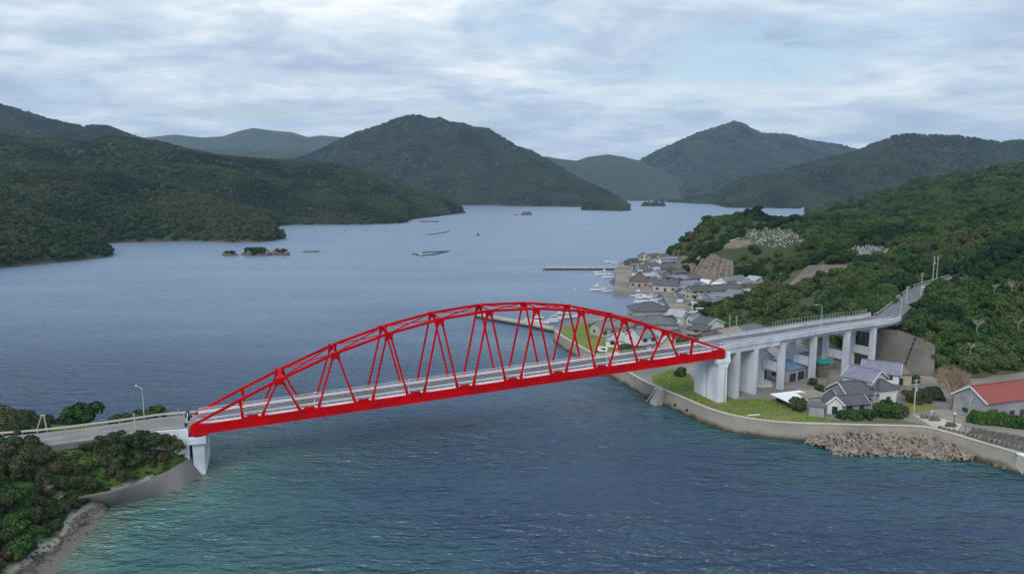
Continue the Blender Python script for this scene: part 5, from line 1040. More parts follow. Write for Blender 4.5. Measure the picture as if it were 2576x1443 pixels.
def house(A, B, Wd, h, rise, kind, roof, wall, label, zref=None, cat='house', name='house', wins=2, story=1, over=.55, group='houses of the fishing village', garage=False, flip=False):
    zr_ = GZ if zref is None else zref
    a = Vector(P(*A, zr_)); b = Vector(P(*B, zr_)); a.z = b.z = GZ; d = b - a; Ln = d.length; rz = math.atan2(d.y, d.x); t_ = d.normalized(); nn = Vector((-t_.y, t_.x, 0))
    c = (a + b) / 2 + nn * Wd / 2; t = thing(name, tuple(c), label, cat, group, rz)
    lx, wy = Ln, Wd; wm, rm = WA[wall], RO[roof]
    front_gable = kind.startswith('gf')
    if front_gable: lx, wy = Wd, Ln                 # ridge runs away from the viewer
    hx, hy = lx / 2, wy / 2; mb = MB()
    gable = kind.startswith('g')
    v = [(-hx, -hy, -.4), (hx, -hy, -.4), (hx, hy, -.4), (-hx, hy, -.4), (-hx, -hy, h), (hx, -hy, h), (hx, hy, h), (-hx, hy, h)]
    f = [(0, 1, 5, 4), (1, 2, 6, 5), (2, 3, 7, 6), (3, 0, 4, 7)]
    if gable: v += [(-hx, 0, h + rise - .05), (hx, 0, h + rise - .05)]; f += [(5, 6, 9), (7, 4, 8)]
    mb.add(v, f); wo = mb.build('wall', wm, t); spin = math.pi / 2 if front_gable else 0; wo.rotation_euler = (0, 0, spin)
    mb = MB(); ox, oy = hx + over, hy + over; th = .16; hs = h - over * rise / hy * .9
    if kind == 'flat':
        mb.box((0, 0, h + .12), (2 * hx + .4, 2 * hy + .4, .28)); ro = mb.build('roof', rm, t)
    elif gable:
        for s in (-1, 1):
            q = [(-ox, s * oy, hs), (ox, s * oy, hs), (ox, 0, h + rise), (-ox, 0, h + rise)]
            mb.add(q + [(x, y, z + th) for x, y, z in q], [(0, 1, 2, 3), (7, 6, 5, 4), (0, 4, 5, 1), (1, 5, 6, 2), (3, 2, 6, 7), (0, 3, 7, 4)])
        ro = mb.build('roof', rm, t); ro.rotation_euler = (0, 0, spin)
        k = MB().box((0, 0, h + rise + th + .05), (2 * ox + .1, .34, .22)); ko = k.build('ridge', M_frame if roof in ('char', 'slate', 'grey', 'purple', 'green') else rm, ro)
        if roof == 'red' or label.find('white') >= 0:
            for s in (-1, 1):
                for sy in (-1, 1):
                    k = MB().bar((s * (ox + .02), sy * oy, hs + .05), (s * (ox + .02), 0, h + rise + .05), .08, .3); k.build('bargeboard', M_white, ro)
    else:
        rx = max(ox - oy, .05) if kind == 'hip' else .05
        if kind == 'hip' and wy > lx: rx = .3
        q = [(-ox, -oy, hs), (ox, -oy, hs), (ox, oy, hs), (-ox, oy, hs), (-rx, 0, h + rise), (rx, 0, h + rise)]
        mb.add(q + [(-ox, -oy, hs - th), (ox, -oy, hs - th), (ox, oy, hs - th), (-ox, oy, hs - th)], [(0, 1, 5, 4), (1, 2, 5), (2, 3, 4, 5), (3, 0, 4), (0, 6, 7, 1), (1, 7, 8, 2), (2, 8, 9, 3), (3, 9, 6, 0), (9, 8, 7, 6)])
        ro = mb.build('roof', rm, t); k = MB()
        for p, q_ in ((4, 5), (0, 4), (3, 4), (1, 5), (2, 5)):
            if (Vector(q[p]) - Vector(q[q_])).length > .3: k.bar(Vector(q[p]) + Vector((0, 0, .08)), Vector(q[q_]) + Vector((0, 0, .08)), .32, .2)
        k.build('ridge', M_frame, ro)
    # openings on the walls that face the sea and the bridge, and plainer ones on the others
    n_ = max(1, int(Ln / 3.4)) if wins else 0
    for s in range(story):
        zc_ = 1.5 + s * 2.8
        for i in range(n_):
            x = -Ln / 2 + Ln * (i + .5) / n_; dr = (s == 0 and i == n_ // 2)
            if garage and s == 0: window(t, x, -Wd / 2 - .01, 1.35, 0, min(Ln / n_ - .5, 3), 2.5, True, True)
            else: window(t, x, -Wd / 2 - .01, 1.05 if dr else zc_ + .1, 0, 1.3 if dr else 1.7, 2.1 if dr else 1.2, True, dr)
            if i % 2 == 0: window(t, x, Wd / 2 + .01, zc_ + .1, math.pi, 1.5, 1.1, False)
        for sx in (-1, 1):
            window(t, sx * (Ln / 2 + .01), -Wd * .12 * sx, zc_ + .1, sx * math.pi / 2, 1.5, 1.1, True)
    if story == 2 and not front_gable:
        k = MB().box((0, -Wd / 2 - .5, 2.75), (Ln + .6, 1.1, .14)); k.build('lower_eave', rm, t)
    return t
HL = [
 ((1609, 661), (1632, 661), 8, 5.4, 2.2, 'gf', 'grey', 'cream', 'tall cream gabled house at the far end of the village', 2),
 ((1588, 665), (1607, 664), 6, 2.6, 1.5, 'g', 'char', 'grey', 'low dark roofed shed left of the tall cream house', 1),
 ((1604, 672), (1631, 672), 7, 2.8, 1.7, 'gf', 'char', 'cream', 'small cream gabled house just in front of the tall cream one', 1),
 ((1640, 655), (1664, 652), 8, 3.0, 1.8, 'g', 'slate', 'grey', 'dark grey roofed house against the far slope', 1),
 ((1608, 686), (1630, 686), 7, 3.0, 2.0, 'g', 'purple', 'white', 'white walled cottage with two square windows behind the pyramid roof', 1),
 ((1636, 679), (1660, 677), 8, 3.0, 1.8, 'g', 'purple', 'grey', 'purplish roofed house between the far cottages', 1),
 ((1664, 668), (1708, 665), 7, 4.4, 1.6, 'g', 'lilac', 'white', 'long pale walled house below the bare slope', 2),
 ((1664, 685), (1712, 681), 9, 3.2, 2.6, 'hip', 'purple', 'grey', 'large dark purple hipped roof in the village middle', 1),
 ((1640, 706), (1660, 706), 9, 3.0, 2.0, 'gf', 'pale', 'white', 'pale gabled house with white front right of the pyramid roof', 1),
 ((1664, 701), (1692, 698), 8, 3.0, 2.0, 'gf', 'grey', 'grey', 'grey gabled house with a dark arched edge in mid village', 1),
 ((1645, 717), (1668, 716), 5, 3.0, 1.6, 'gf', 'slate', 'white', 'small white fronted gable tucked behind the long slate roof', 1),
 ((1690, 716), (1733, 712), 9, 3.0, 2.0, 'g', 'lilac', 'grey', 'wide lilac grey roof behind the long slate roof', 1),
 ((1584, 722), (1632, 723), 11, 4.0, 4.0, 'pyr', 'brown', 'pink', 'broad pyramid roofed brown house on the village quay', 1),
 ((1643, 732), (1703, 735), 9, 3.8, 2.6, 'g', 'slate', 'cream', 'long slate roofed cream building facing the boats', 1),
 ((1730, 712), (1765, 710), 9, 3.0, 2.5, 'hip', 'purple', 'brown', 'dark brown hipped house at the foot of the lattice slope', 1),
 ((1716, 731), (1776, 727), 8, 3.2, 2.2, 'hip', 'lilac', 'white', 'pale hipped roof house left of the olive roofed one', 1),
 ((1740, 756), (1789, 754), 7, 5.0, 2.0, 'g', 'olive', 'cream', 'two storey cream house with an olive roof', 2),
 ((1779, 727), (1793, 725), 6, 3.0, 2.0, 'gf', 'white', 'white', 'tiny white gabled house above the olive roof', 1),
 ((1826, 721), (1878, 716), 8, 3.4, 2.2, 'g', 'green', 'white', 'grey green roofed house at the foot of the bright bank', 1),
 ((1868, 725), (1898, 721), 6, 3.0, 1.6, 'g', 'lilac', 'white', 'small lilac roofed house in the valley mouth', 1),
 ((1899, 723), (1927, 720), 8, 4.0, 2.0, 'gf', 'pale', 'mint', 'pale mint gabled house farthest up the valley', 2),
 ((1798, 744), (1866, 739), 8, 3.2, 2.2, 'g', 'slate', 'grey', 'long dark grey roof across the valley mouth', 1),
 ((1790, 765), (1846, 760), 8, 3.0, 2.0, 'g', 'lilac', 'grey', 'lilac roofed house with dark open shed at the near valley', 1),
 ((1851, 757), (1880, 750), 7, 3.0, 2.0, 'gf', 'green', 'mint', 'pale green gabled house against the near spur', 1),
 ((1708, 749), (1731, 748), 5, 3.0, 1.5, 'gf', 'char', 'white', 'small black and white house beside the olive roofed one', 1),
 ((1742, 777), (1756, 777), 3, 3.0, .1, 'flat', 'white', 'white', 'tiny white box shed behind the boat on land', 0),
 ((1758, 777), (1797, 773), 5, 2.8, 1.2, 'g', 'grey', 'grey', 'low grey shed behind the boat on land', 1),
 ((1700, 795), (1722, 796), 4.5, 4.4, .1, 'flat', 'tan', 'cream', 'cream flat roofed box building on the harbour street', 1),
 ((1711, 818), (1733, 813), 7, 3.8, 2.0, 'gf', 'pale', 'white', 'white gabled building below the flat roofed box', 0),
 ((1728, 857), (1772, 862), 8, 5.0, 1.6, 'hip', 'slate', 'tan', 'tall cream walled house just above the bridge end', 2),
 ((1776, 843), (1820, 836), 8, 4.0, 2.2, 'gf', 'slate', 'white', 'white gabled house with dark roof right of the cream walled one', 1),
 ((1775, 870), (1822, 855), 5, 2.8, 1.4, 'g', 'brown', 'brown', 'old brown timber sheds beside the viaduct start', 0),
 ((1830, 864), (1876, 853), 9, 3.0, 1.4, 'g', 'tan', 'grey', 'tan sheet roofed warehouse behind the viaduct', 1),
 ((1878, 858), (1946, 848), 10, 3.0, 2.4, 'hip', 'grey', 'grey', 'broad grey hipped roof just behind the viaduct parapet', 1),
 ((1600, 842), (1704, 843), 12, 4.6, 2.4, 'hip', 'grey', 'grey', 'front hall of the grey fish market seen over the arch', 1),
 ((1598, 808), (1686, 806), 12, 4.8, 2.8, 'hip', 'slate', 'grey', 'rear dark ridged hall of the grey fish market', 1),
 ((1512, 848), (1606, 838), 8, 3.4, 2.0, 'g', 'green', 'cream', 'long pale green roofed shed behind the arch members', 1),
 ((1612, 888), (1652, 882), 9, 5.4, 2.2, 'g', 'green', 'white', 'two storey white shop house with dark windows behind the arch', 2),
 ((1524, 872), (1590, 876), 9, 3.0, 2.6, 'hip', 'pale', 'white', 'pale hipped roof hall in front of the market, behind the arch', 1),
 ((1662, 886), (1692, 884), 7, 4.0, 2.2, 'gf', 'pale', 'cream', 'cream gabled house right of the white shop house', 1),
 ((1906, 951), (1943, 945), 10, 6.0, 2.2, 'gf', 'char', 'white', 'white gabled house with black roof edges behind the wall piers', 2),
 ((1982, 962), (2024, 952), 8, 4.0, 1.6, 'g', 'blue', 'lilacw', 'blue roofed garage between two viaduct piers', 1),
 ((1984, 928), (2028, 918), 9, 5.0, 3.0, 'g', 'lilac', 'lilacw', 'lilac roofed house standing behind the blue roofed garage', 1),
 ((1648, 690), (1662, 689), 6, 3.0, 1.6, 'g', 'pale', 'white', 'small pale roofed house left of the big purple hipped roof', 1),
 ((1700, 698), (1728, 695), 7, 3.0, 1.8, 'g', 'slate', 'grey', 'slate roofed house right below the big purple hipped roof', 1),
 ((1716, 680), (1738, 677), 7, 3.0, 1.8, 'hip', 'purple', 'grey', 'purplish hipped house squeezed against the slope foot', 1),
 ((1674, 714), (1690, 713), 6, 3.0, 1.6, 'gf', 'grey', 'grey', 'narrow grey gable behind the long slate roof', 1),
 ((1588, 676), (1602, 676), 5, 2.6, 1.4, 'g', 'grey', 'cream', 'little net store at the harbour edge left of the cream gables', 1),
 ((1572, 668), (1584, 668), 4, 2.4, 1.0, 'g', 'char', 'brown', 'tiny dark hut at the root of the thin jetty', 0),
 ((1718, 742), (1736, 741), 6, 3.4, 1.6, 'g', 'lilac', 'white', 'small lilac roofed house left of the two storey cream house', 1),
 ((1806, 732), (1824, 730), 5, 3.0, 1.4, 'gf', 'white', 'white', 'small white gable between the valley roofs', 1),
 ((1770, 744), (1790, 742), 6, 3.2, 1.6, 'g', 'grey', 'cream', 'low grey roof just behind the olive roofed house', 1),
 ((1872, 753), (1896, 748), 6, 3.0, 1.6, 'g', 'pale', 'cream', 'pale roofed house highest against the near spur', 1),
 ((1800, 778), (1822, 774), 5, 2.8, 1.2, 'g', 'lilac', 'grey', 'low lilac shed at the foot of the near spur', 1),
 ((1690, 868), (1716, 866), 6, 3.2, 1.6, 'g', 'brown', 'cream', 'small brown roofed house beside the bridge end trees', 1),
 ((1640, 664), (1654, 663), 5, 3.0, 1.4, 'gf', 'grey', 'white', 'small white gable right of the tall cream house', 1),
 ((1664, 655), (1684, 653), 6, 3.0, 1.5, 'g', 'purple', 'cream', 'farthest cream house under the dark headland trees', 1),
 ((1712, 666), (1728, 664), 5, 3.0, 1.4, 'gf', 'slate', 'white', 'white gable at the right end of the far row', 1),
 ((1590, 693), (1604, 693), 5, 2.6, 1.3, 'g', 'grey', 'white', 'white net shed on the open quay left of the cottages', 0),
 ((1606, 700), (1622, 700), 5, 2.8, 1.4, 'gf', 'char', 'cream', 'cream gable on the quay just behind the pyramid roof', 1),
 ((1622, 706), (1638, 705), 5, 3.0, 1.5, 'g', 'pale', 'grey', 'pale roofed house touching the pyramid roof from behind', 1),
 ((1766, 764), (1784, 763), 4, 2.8, 1.2, 'g', 'lilac', 'white', 'low white house before the two storey cream one', 1),
 ((1704, 760), (1718, 760), 4, 2.6, 1.1, 'g', 'slate', 'white', 'small white quay store in the open yard', 0),
 ((1756, 735), (1774, 733), 5, 3.0, 1.5, 'gf', 'slate', 'white', 'little white gable squeezed left of the long dark valley roof', 1),
 ((1700, 722), (1722, 720), 6, 3.0, 1.6, 'g', 'char', 'white', 'white walled house just right of the long slate roof', 1),
 ((1632, 694), (1646, 693), 5, 3.0, 1.5, 'gf', 'slate', 'cream', 'narrow cream gable behind the pyramid roof', 1),
 ((1816, 775), (1836, 768), 5, 3.0, 1.4, 'gf', 'grey', 'white', 'small white gable at the foot of the near spur', 1),
 ((1748, 822), (1768, 820), 6, 3.2, 1.8, 'g', 'green', 'mint', 'green roofed annexe right of the pale gabled building', 1),
 ((1680, 824), (1700, 822), 5, 3.0, 1.4, 'g', 'char', 'grey', 'dark lean shed at the right end of the market', 0),
 ((2060, 950), (2084, 948), 3, 4.6, .5, 'g', 'teal', 'brown', 'small shed with a bright teal cover beside the viaduct', 0),
 ((2062, 925), (2096, 922), 7, 5.0, 2.0, 'gf', 'brown', 'cream', 'cream house with brown roof seen between the middle columns', 2),
]
for A_, B_, Wd, h, rise, kind, roof, wl_, lb, st in HL:
    house(A_, B_, Wd, h, rise, kind, roof, wl_, lb, story=max(st, 1), wins=st, garage='garage' in lb)
# the near houses by the viaduct
gN = 'houses between the viaduct and the sea wall'
house((2166, 978), (2258, 990), 8, 5.6, 2.2, 'g', 'lilac', 'white', 'rear wing of the white house, long lilac roof', story=2, group=gN, wins=2)
house((2119, 996), (2188, 1013), 8, 6.0, 2.2, 'g', 'lilac', 'white', 'two storey white house with dark framed windows below the viaduct', story=2, group=gN, wins=2)
house((2190, 1014), (2214, 1010), 7, 4.4, 1.8, 'hip', 'char', 'white', 'dark hipped stair hall joining the two white wings', group=gN, wins=1)
house((2212, 1018), (2254, 1014), 6, 4.4, 1.8, 'hip', 'slate', 'white', 'white entrance wing with dark blue grey hipped roof', group=gN, wins=2)
house((2132, 1022), (2202, 1018), 8, 3.2, 2.4, 'g', 'slate', 'grey', 'grey tiled cottage behind the small white gabled cottage', group=gN, wins=2)
house((2080, 1040), (2118, 1043), 6.5, 3.0, 1.8, 'gf', 'slate', 'white', 'small white gabled cottage nearest the sea wall', group=gN, wins=1)
house((2120, 1042), (2182, 1038), 5, 2.7, 1.5, 'g', 'slate', 'grey', 'low grey annexe of the small white cottage', group=gN, wins=2)
house((2034, 1045), (2072, 1050), 4, 2.6, .1, 'flat', 'grey', 'grey', 'low grey block shed beside the dark shrub', group=gN, wins=0)
house((2036, 1026), (2086, 1020), 6, 2.6, .1, 'flat', 'tan', 'cream', 'beige flat roofed shed behind the block shed', group=gN, wins=0)
house((2238, 966), (2292, 970), 9, 3.8, 2.4, 'hip', 'mott', 'cream', 'mottled brown hipped roof house below the slope wall', group=gN, wins=2)
hall = house((2484, 1013), (2660, 990), 9, 5.0, 3.0, 'g', 'red', 'grey', 'long hall with bright red roof at the right edge', zref=8.2, cat='hall', name='hall', group=None, wins=2, over=.5)
porch = house((2446, 1012), (2474, 1022), 3, 3.0, .8, 'gf', 'brown', 'brown', 'small brown roofed porch at the gable of the red roofed hall', zref=6.4, cat='porch', name='porch', group=None, wins=0)
# white canopy
cp = [P(1937, 990, 5.4), P(2010, 981, 6.4), P(2064, 998, 5.4), P(1990, 1014, 5.0)]
cn = thing('canopy', cp[3][:2] + (GZ,), 'bright white sheet canopy roof on posts beside the lawn', 'canopy')
mb = MB(); c0 = [Vector(p) for p in cp]; mb.add(c0 + [p - Vector((0, 0, .12)) for p in c0], [(0, 1, 2, 3), (7, 6, 5, 4), (0, 4, 5, 1), (1, 5, 6, 2), (2, 6, 7, 3), (3, 7, 4, 0)]); part(mb, 'roof_sheet', M_white, cn)
for p in c0: mb = MB(); mb.bar((p.x, p.y, GZ), (p.x, p.y, p.z - .1), .14); part(mb, 'post', M_steel, cn)
tp = thing('net_pole', P(2081, 985, GZ), 'rusty green pole standing beside the teal cover', 'pole'); mb = MB(); mb.tube([(0, 0, 0), (0, 0, 6.4)], .13, 6); mb.build('pole', mat('green_pole', (.12, .17, .10)), tp); mb = MB(); mb.box((0, 0, .2), (.5, .5, .4)); mb.build('base', M_cap, tp)

def cable(a, b, sag, label):
    a, b = Vector(a), Vector(b); pts = [a.lerp(b, i / 10) - Vector((0, 0, sag * 4 * (i / 10) * (1 - i / 10))) for i in range(11)]; t = thing('power_cable', tuple(a), label, 'cable'); mb = MB(); mb.tube([p - a for p in pts], .035, 4); mb.build('wire', M_frame, t)
def utility_pole(loc, h, label, arms=2, rz=.3, rt=.16, boxed=False):
    t = thing('utility_pole', tuple(loc), label, 'utility pole', 'utility poles', rz)
    mb = MB(); mb.tube([(0, 0, -.3), (0, 0, h)], [rt, rt * .65], 8); mb.build('pole', M_cap, t)
    for i in range(arms):
        mb = MB(); mb.bar((-.9, 0, h - .4 - i * .9), (.9, 0, h - .4 - i * .9), .12); mb.build('crossarm', M_steel, t)
    if boxed:
        mb = MB(); mb.tube([(.35, 0, h - 3.2), (.35, 0, h - 2.2)], .28, 8); mb.build('transformer', M_steel, t)
    return t
for (px, py), z, h, lb in [((2298, 1044), GZ, 9.5, 'tall white utility pole at the yard beside the sea wall'), ((2199, 1032), GZ, 5.0, 'short pale pole by the small cottage'), ((1826, 720), 4, 9, 'tall pole in front of the lattice slope'), ((1797, 724), 4, 10, 'left pole of the pair before the lattice slope'), ((1962, 722), 7, 8, 'pole at the head of the village valley'), ((1707, 655), 4, 9, 'thin pole among the far village roofs'), ((1680, 668), 4, 9, 'thin pole above the purple hipped roof'), ((1835, 828), 4, 6, 'pole behind the tan warehouse'), ((1852, 830), 4, 6, 'second pole behind the tan warehouse'), ((1739, 803), GZ, 6, 'pole beside the boat on land')]:
    utility_pole(P(px, py, z), h, lb, boxed='tall white' in lb)
for px, py, d, h, lb in [(2345, 720, 285, 12.5, 'tallest utility pole beside the climbing road'), (2355, 712, 300, 12, 'utility pole right behind the tallest one by the climbing road'), (2316, 742, 262, 8.5, 'dark shorter utility pole left of the tallest one'), (2280, 760, 250, 6, 'small weathered pole beyond the viaduct end'), (2369, 696, 320, 6, 'thin pole on the hill right of the tallest utility pole')]:
    utility_pole(P(px, py, None, d), h, lb, boxed='tallest' == lb[:7])
p0, p1, p2 = P(2298, 1044, GZ), P(2199, 1032, GZ), P(2081, 985, GZ)
cable((p0[0], p0[1], GZ + 9.1), (p1[0], p1[1], GZ + 4.8), .6, 'thin wire from the tall white pole to the short pale pole'); cable((p1[0], p1[1], GZ + 4.8), (p2[0], p2[1], GZ + 6.2), .5, 'thin wire from the short pale pole to the green pole')
p0, p1, p2 = P(2345, 720, None, 285), P(2316, 742, None, 262), P(2280, 760, None, 250)
cable((p0[0], p0[1], p0[2] + 11), (p1[0], p1[1], p1[2] + 8), .6, 'thin wire between the tallest pole and the dark shorter pole'); cable((p1[0], p1[1], p1[2] + 8), (p2[0], p2[1], p2[2] + 5.6), .5, 'thin wire between the dark shorter pole and the weathered pole')
cb = thing('concrete_block', P(2330, 738, None, 276), 'cream concrete block beside the climbing road below the poles', 'block'); mb = MB(); mb.box((0, 0, 1.2), (1.6, 3.2, 2.4), .5, taper=.8); mb.build('block_body', M_cap, cb); mb = MB(); mb.box((0, 0, 2.5), (1.5, 2.9, .2), .5); mb.build('block_top', M_white, cb)
lp = street_lamp(P(2436, 1052, GZ), 5.6, .1, 'double armed street lamp in front of the red roofed hall', None, 1.7)
mb = MB(); mb.tube([(0, 0, 4.6), (.9, .3, 5.2), (1.7, .6, 5.1)], .06, 5); mb.build('arm', M_rail, lp)
gl_ = thing('garden_lamp', P(2399, 1078, GZ), 'dark garden lamp with a white globe by the path', 'lamp'); mb = MB(); mb.tube([(0, 0, 0), (0, 0, 3.6)], .09, 6); mb.build('pole', M_dark, gl_); mb = MB(); mb.tube([(0, 0, 3.55), (0, 0, 3.75), (0, 0, 4.1)], [.12, .28, .1], 8); mb.build('globe', M_white, gl_)
gl2 = thing('garden_lamp', P(2342, 1055, GZ), 'pale garden lamp at the head of the path', 'lamp'); mb = MB(); mb.tube([(0, 0, 0), (0, 0, 2.0)], .14, 6); mb.build('pole', M_cap, gl2); mb = MB(); mb.tube([(0, 0, 1.95), (0, 0, 2.4)], [.35, .2], 8); mb.build('globe', M_cap, gl2)
for k, (px, py, sx) in enumerate([(2351, 1057, 2.6), (2325, 1051, 1.8), (2392, 1072, 2.6)]):
    q = P(px, py, GZ); mb = MB(); mb.tube([(-sx / 2, 0, .1), (-sx * .2, .1, .55), (sx * .25, 0, .5), (sx / 2, 0, .1)], [.3, .7, .6, .3], 8); o = mb.build('boulder', M_rock, None, loc=q); tag(o, ['dark long boulder in the middle of the pale path', 'small dark boulder at the left of the path', 'dark boulder below the garden lamp'][k], 'boulder')

# ------------------------------------------------------------------ vehicles
def car(loc, rz, m, label, L_=4.0, hh=1.5, van=False):
    t = thing('parked_car', tuple(loc), label, 'car', 'parked cars', rz); w = 1.6; r = .32
    prof = [(-L_ / 2, .35), (L_ / 2, .35), (L_ / 2, .75), (L_ * .3, .9), (L_ * .3 if van else L_ * .14, hh * .97), (-L_ * .42, hh), (-L_ / 2, .9)]
    n = len(prof); mb = MB(); v = [(x, -w / 2 * (1 if z < 1 else .88), z) for x, z in prof] + [(x, w / 2 * (1 if z < 1 else .88), z) for x, z in prof]
    mb.add(v, [tuple(range(n)), tuple(range(n, 2 * n))[::-1]] + [(i, n + i, n + (i + 1) % n, (i + 1) % n) for i in range(n)]); mb.build('body', m, t)
    for s in (-1, 1):
        mb = MB(); mb.add([(-L_ * .4, s * (w / 2 * .94 + .01), .95), (L_ * .22, s * (w / 2 * .94 + .01), .95), (L_ * .12, s * (w / 2 * .9 + .005), hh - .12), (-L_ * .38, s * (w / 2 * .9 + .005), hh - .1)], [(0, 1, 2, 3)]); mb.build('side_window', M_glass, t)
    mb = MB(); mb.add([(L_ * .31, -w * .4, .95), (L_ * .31, w * .4, .95), ((L_ * .3 if van else L_ * .15) + .03, w * .38, hh - .08), ((L_ * .3 if van else L_ * .15) + .03, -w * .38, hh - .08)], [(0, 1, 2, 3)]); mb.build('windscreen', M_glass, t)
    for sx in (-.3, .3):
        for s in (-1, 1): mb = MB(); mb.tube([(L_ * sx, s * w / 2 - .1, r), (L_ * sx, s * w / 2 + .1, r)], r, 10); mb.build('wheel', M_dark, t)
    return t
M_cw = mat('car_white', (.75, .76, .78), rough=.25, spec=.5); M_cd = mat('car_dark', (.03, .035, .05), rough=.25, spec=.5); M_cs = mat('car_silver', (.4, .42, .45), rough=.3, spec=.5)
car(P(1546, 897, GZ), 2.2, M_cw, 'white car parked beside the green hedge behind the bridge railing'); car(P(1514, 885, GZ), 2.6, M_cw, 'white van on the north lawn edge seen through the arch', 4.2, 1.9, True)
car(P(1492, 822, GZ), .3, M_cd, 'dark car parked behind the north lawn'); car(P(1507, 818, GZ), .2, M_cs, 'silver car parked next to the dark one'); car(P(1737, 766, GZ), 1.2, M_cd, 'black van by the olive roofed house', 4.2, 1.9, True)
car(P(2264, 1030, GZ), .4, M_cs, 'silver car half hidden behind the garden bushes'); car(P(2312, 992, GZ), .1, M_cw, 'white car in the yard below the brown roofed house')

# ------------------------------------------------------------------ boats
M_hull = mat('boat_white', (.72, .75, .78), (.60, .63, .66), scale=.6, rough=.4); M_hb = mat('boat_bottom', (.06, .08, .12), rough=.5); M_deck = mat('boat_deck', (.45, .47, .46), rough=.7)
def boat(loc, L_, rz, label, cabin=1, tower=0, m=None, name='boat', group='boats in the village harbour', cat='boat', beam=.26):
    t = thing(name, (loc[0], loc[1], loc[2] + .02), label, cat, group, rz); m = m or M_hull; b = L_ * beam / 2; H_ = L_ * .085 + .35
    st = [(-.5, .80, 0), (-.25, .98, 0), (.05, 1, .03), (.3, .78, .25), (.43, .38, .5), (.5, .03, .7)]
    mb = MB(); v = []; rows = 4
    for x, w, rs in st:
        for s, z, wf in ((-1, H_, 1), (-1, .12, .85), (0, -.35, 0), (1, .12, .85), (1, H_, 1)):
            v.append((x * L_, s * b * w * wf, z + (rs * H_ * .8 if z == H_ else 0)))
    f = [(i * 5 + k, i * 5 + k + 1, (i + 1) * 5 + k + 1, (i + 1) * 5 + k) for i in range(5) for k in range(4)] + [(0, 4, 3, 2, 1), (25, 26, 27, 28, 29)]
    mb.add(v, f); mb.build('hull', m, t, smooth=False)
    mb = MB(); d = []
    for x, w, rs in st: d += [(x * L_, -b * w * .9, H_ * .8 + rs * H_ * .8), (x * L_, b * w * .9, H_ * .8 + rs * H_ * .8)]
    mb.add(d, [(2 * i, 2 * i + 2, 2 * i + 3, 2 * i + 1) for i in range(5)]); mb.build('deck', M_deck, t)
    mb = MB(); k = [(x * L_ * 1.003, s * b * w * 1.012, z_) for s in (-1, 1) for x, w, rs in st for z_ in (.02, .30)]
    mb.add(k, [(o + 2 * i, o + 2 * i + 2, o + 2 * i + 3, o + 2 * i + 1) for o in (0, 12) for i in range(4)]); mb.build('waterline_stripe', M_hb, t)
    if cabin:
        mb = MB(); ch = 1.0 + L_ * .06; mb.box((-L_ * .08, 0, H_ * .8 + ch / 2), (L_ * .30, b * 1.2, ch), taper=.86); mb.build('cabin', m, t)
        mb = MB(); mb.box((-L_ * .08, 0, H_ * .8 + ch * .68), (L_ * .285, b * 1.19, ch * .3), taper=.98); mb.build('cabin_window', M_glass, t)
        mb = MB(); mb.box((-L_ * .09, 0, H_ * .8 + ch + .05), (L_ * .36, b * 1.3, .1)); mb.build('cabin_roof', m, t)
        if tower:
            mb = MB(); mb.box((-L_ * .10, 0, H_ * .8 + ch + .9), (L_ * .14, b * .8, 1.2), taper=.8); mb.build('bridge_deck', m, t)
        mb = MB(); mb.tube([(-L_ * .12, 0, H_ + ch), (-L_ * .12, 0, H_ + ch + 2.0 + tower)], .06, 5); mb.bar((-L_ * .12, -.6, H_ + ch + 1.4), (-L_ * .12, .6, H_ + ch + 1.4), .06); mb.build('mast', M_rail, t)
        mb = MB()
        for q in range(3): mb.bar((L_ * (.25 + .09 * q), -b * (.85 - .25 * q), H_ * 1.1), (L_ * (.25 + .09 * q), -b * (.85 - .25 * q), H_ * 1.1 + .7), .05)
        mb.bar((L_ * .2, -b * .9, H_ * 1.1 + .7), (L_ * .46, -b * .2, H_ * 1.5 + .7), .05); mb.bar((L_ * .2, b * .9, H_ * 1.1 + .7), (L_ * .46, b * .2, H_ * 1.5 + .7), .05); mb.build('bow_rail', M_rail, t)
    return t
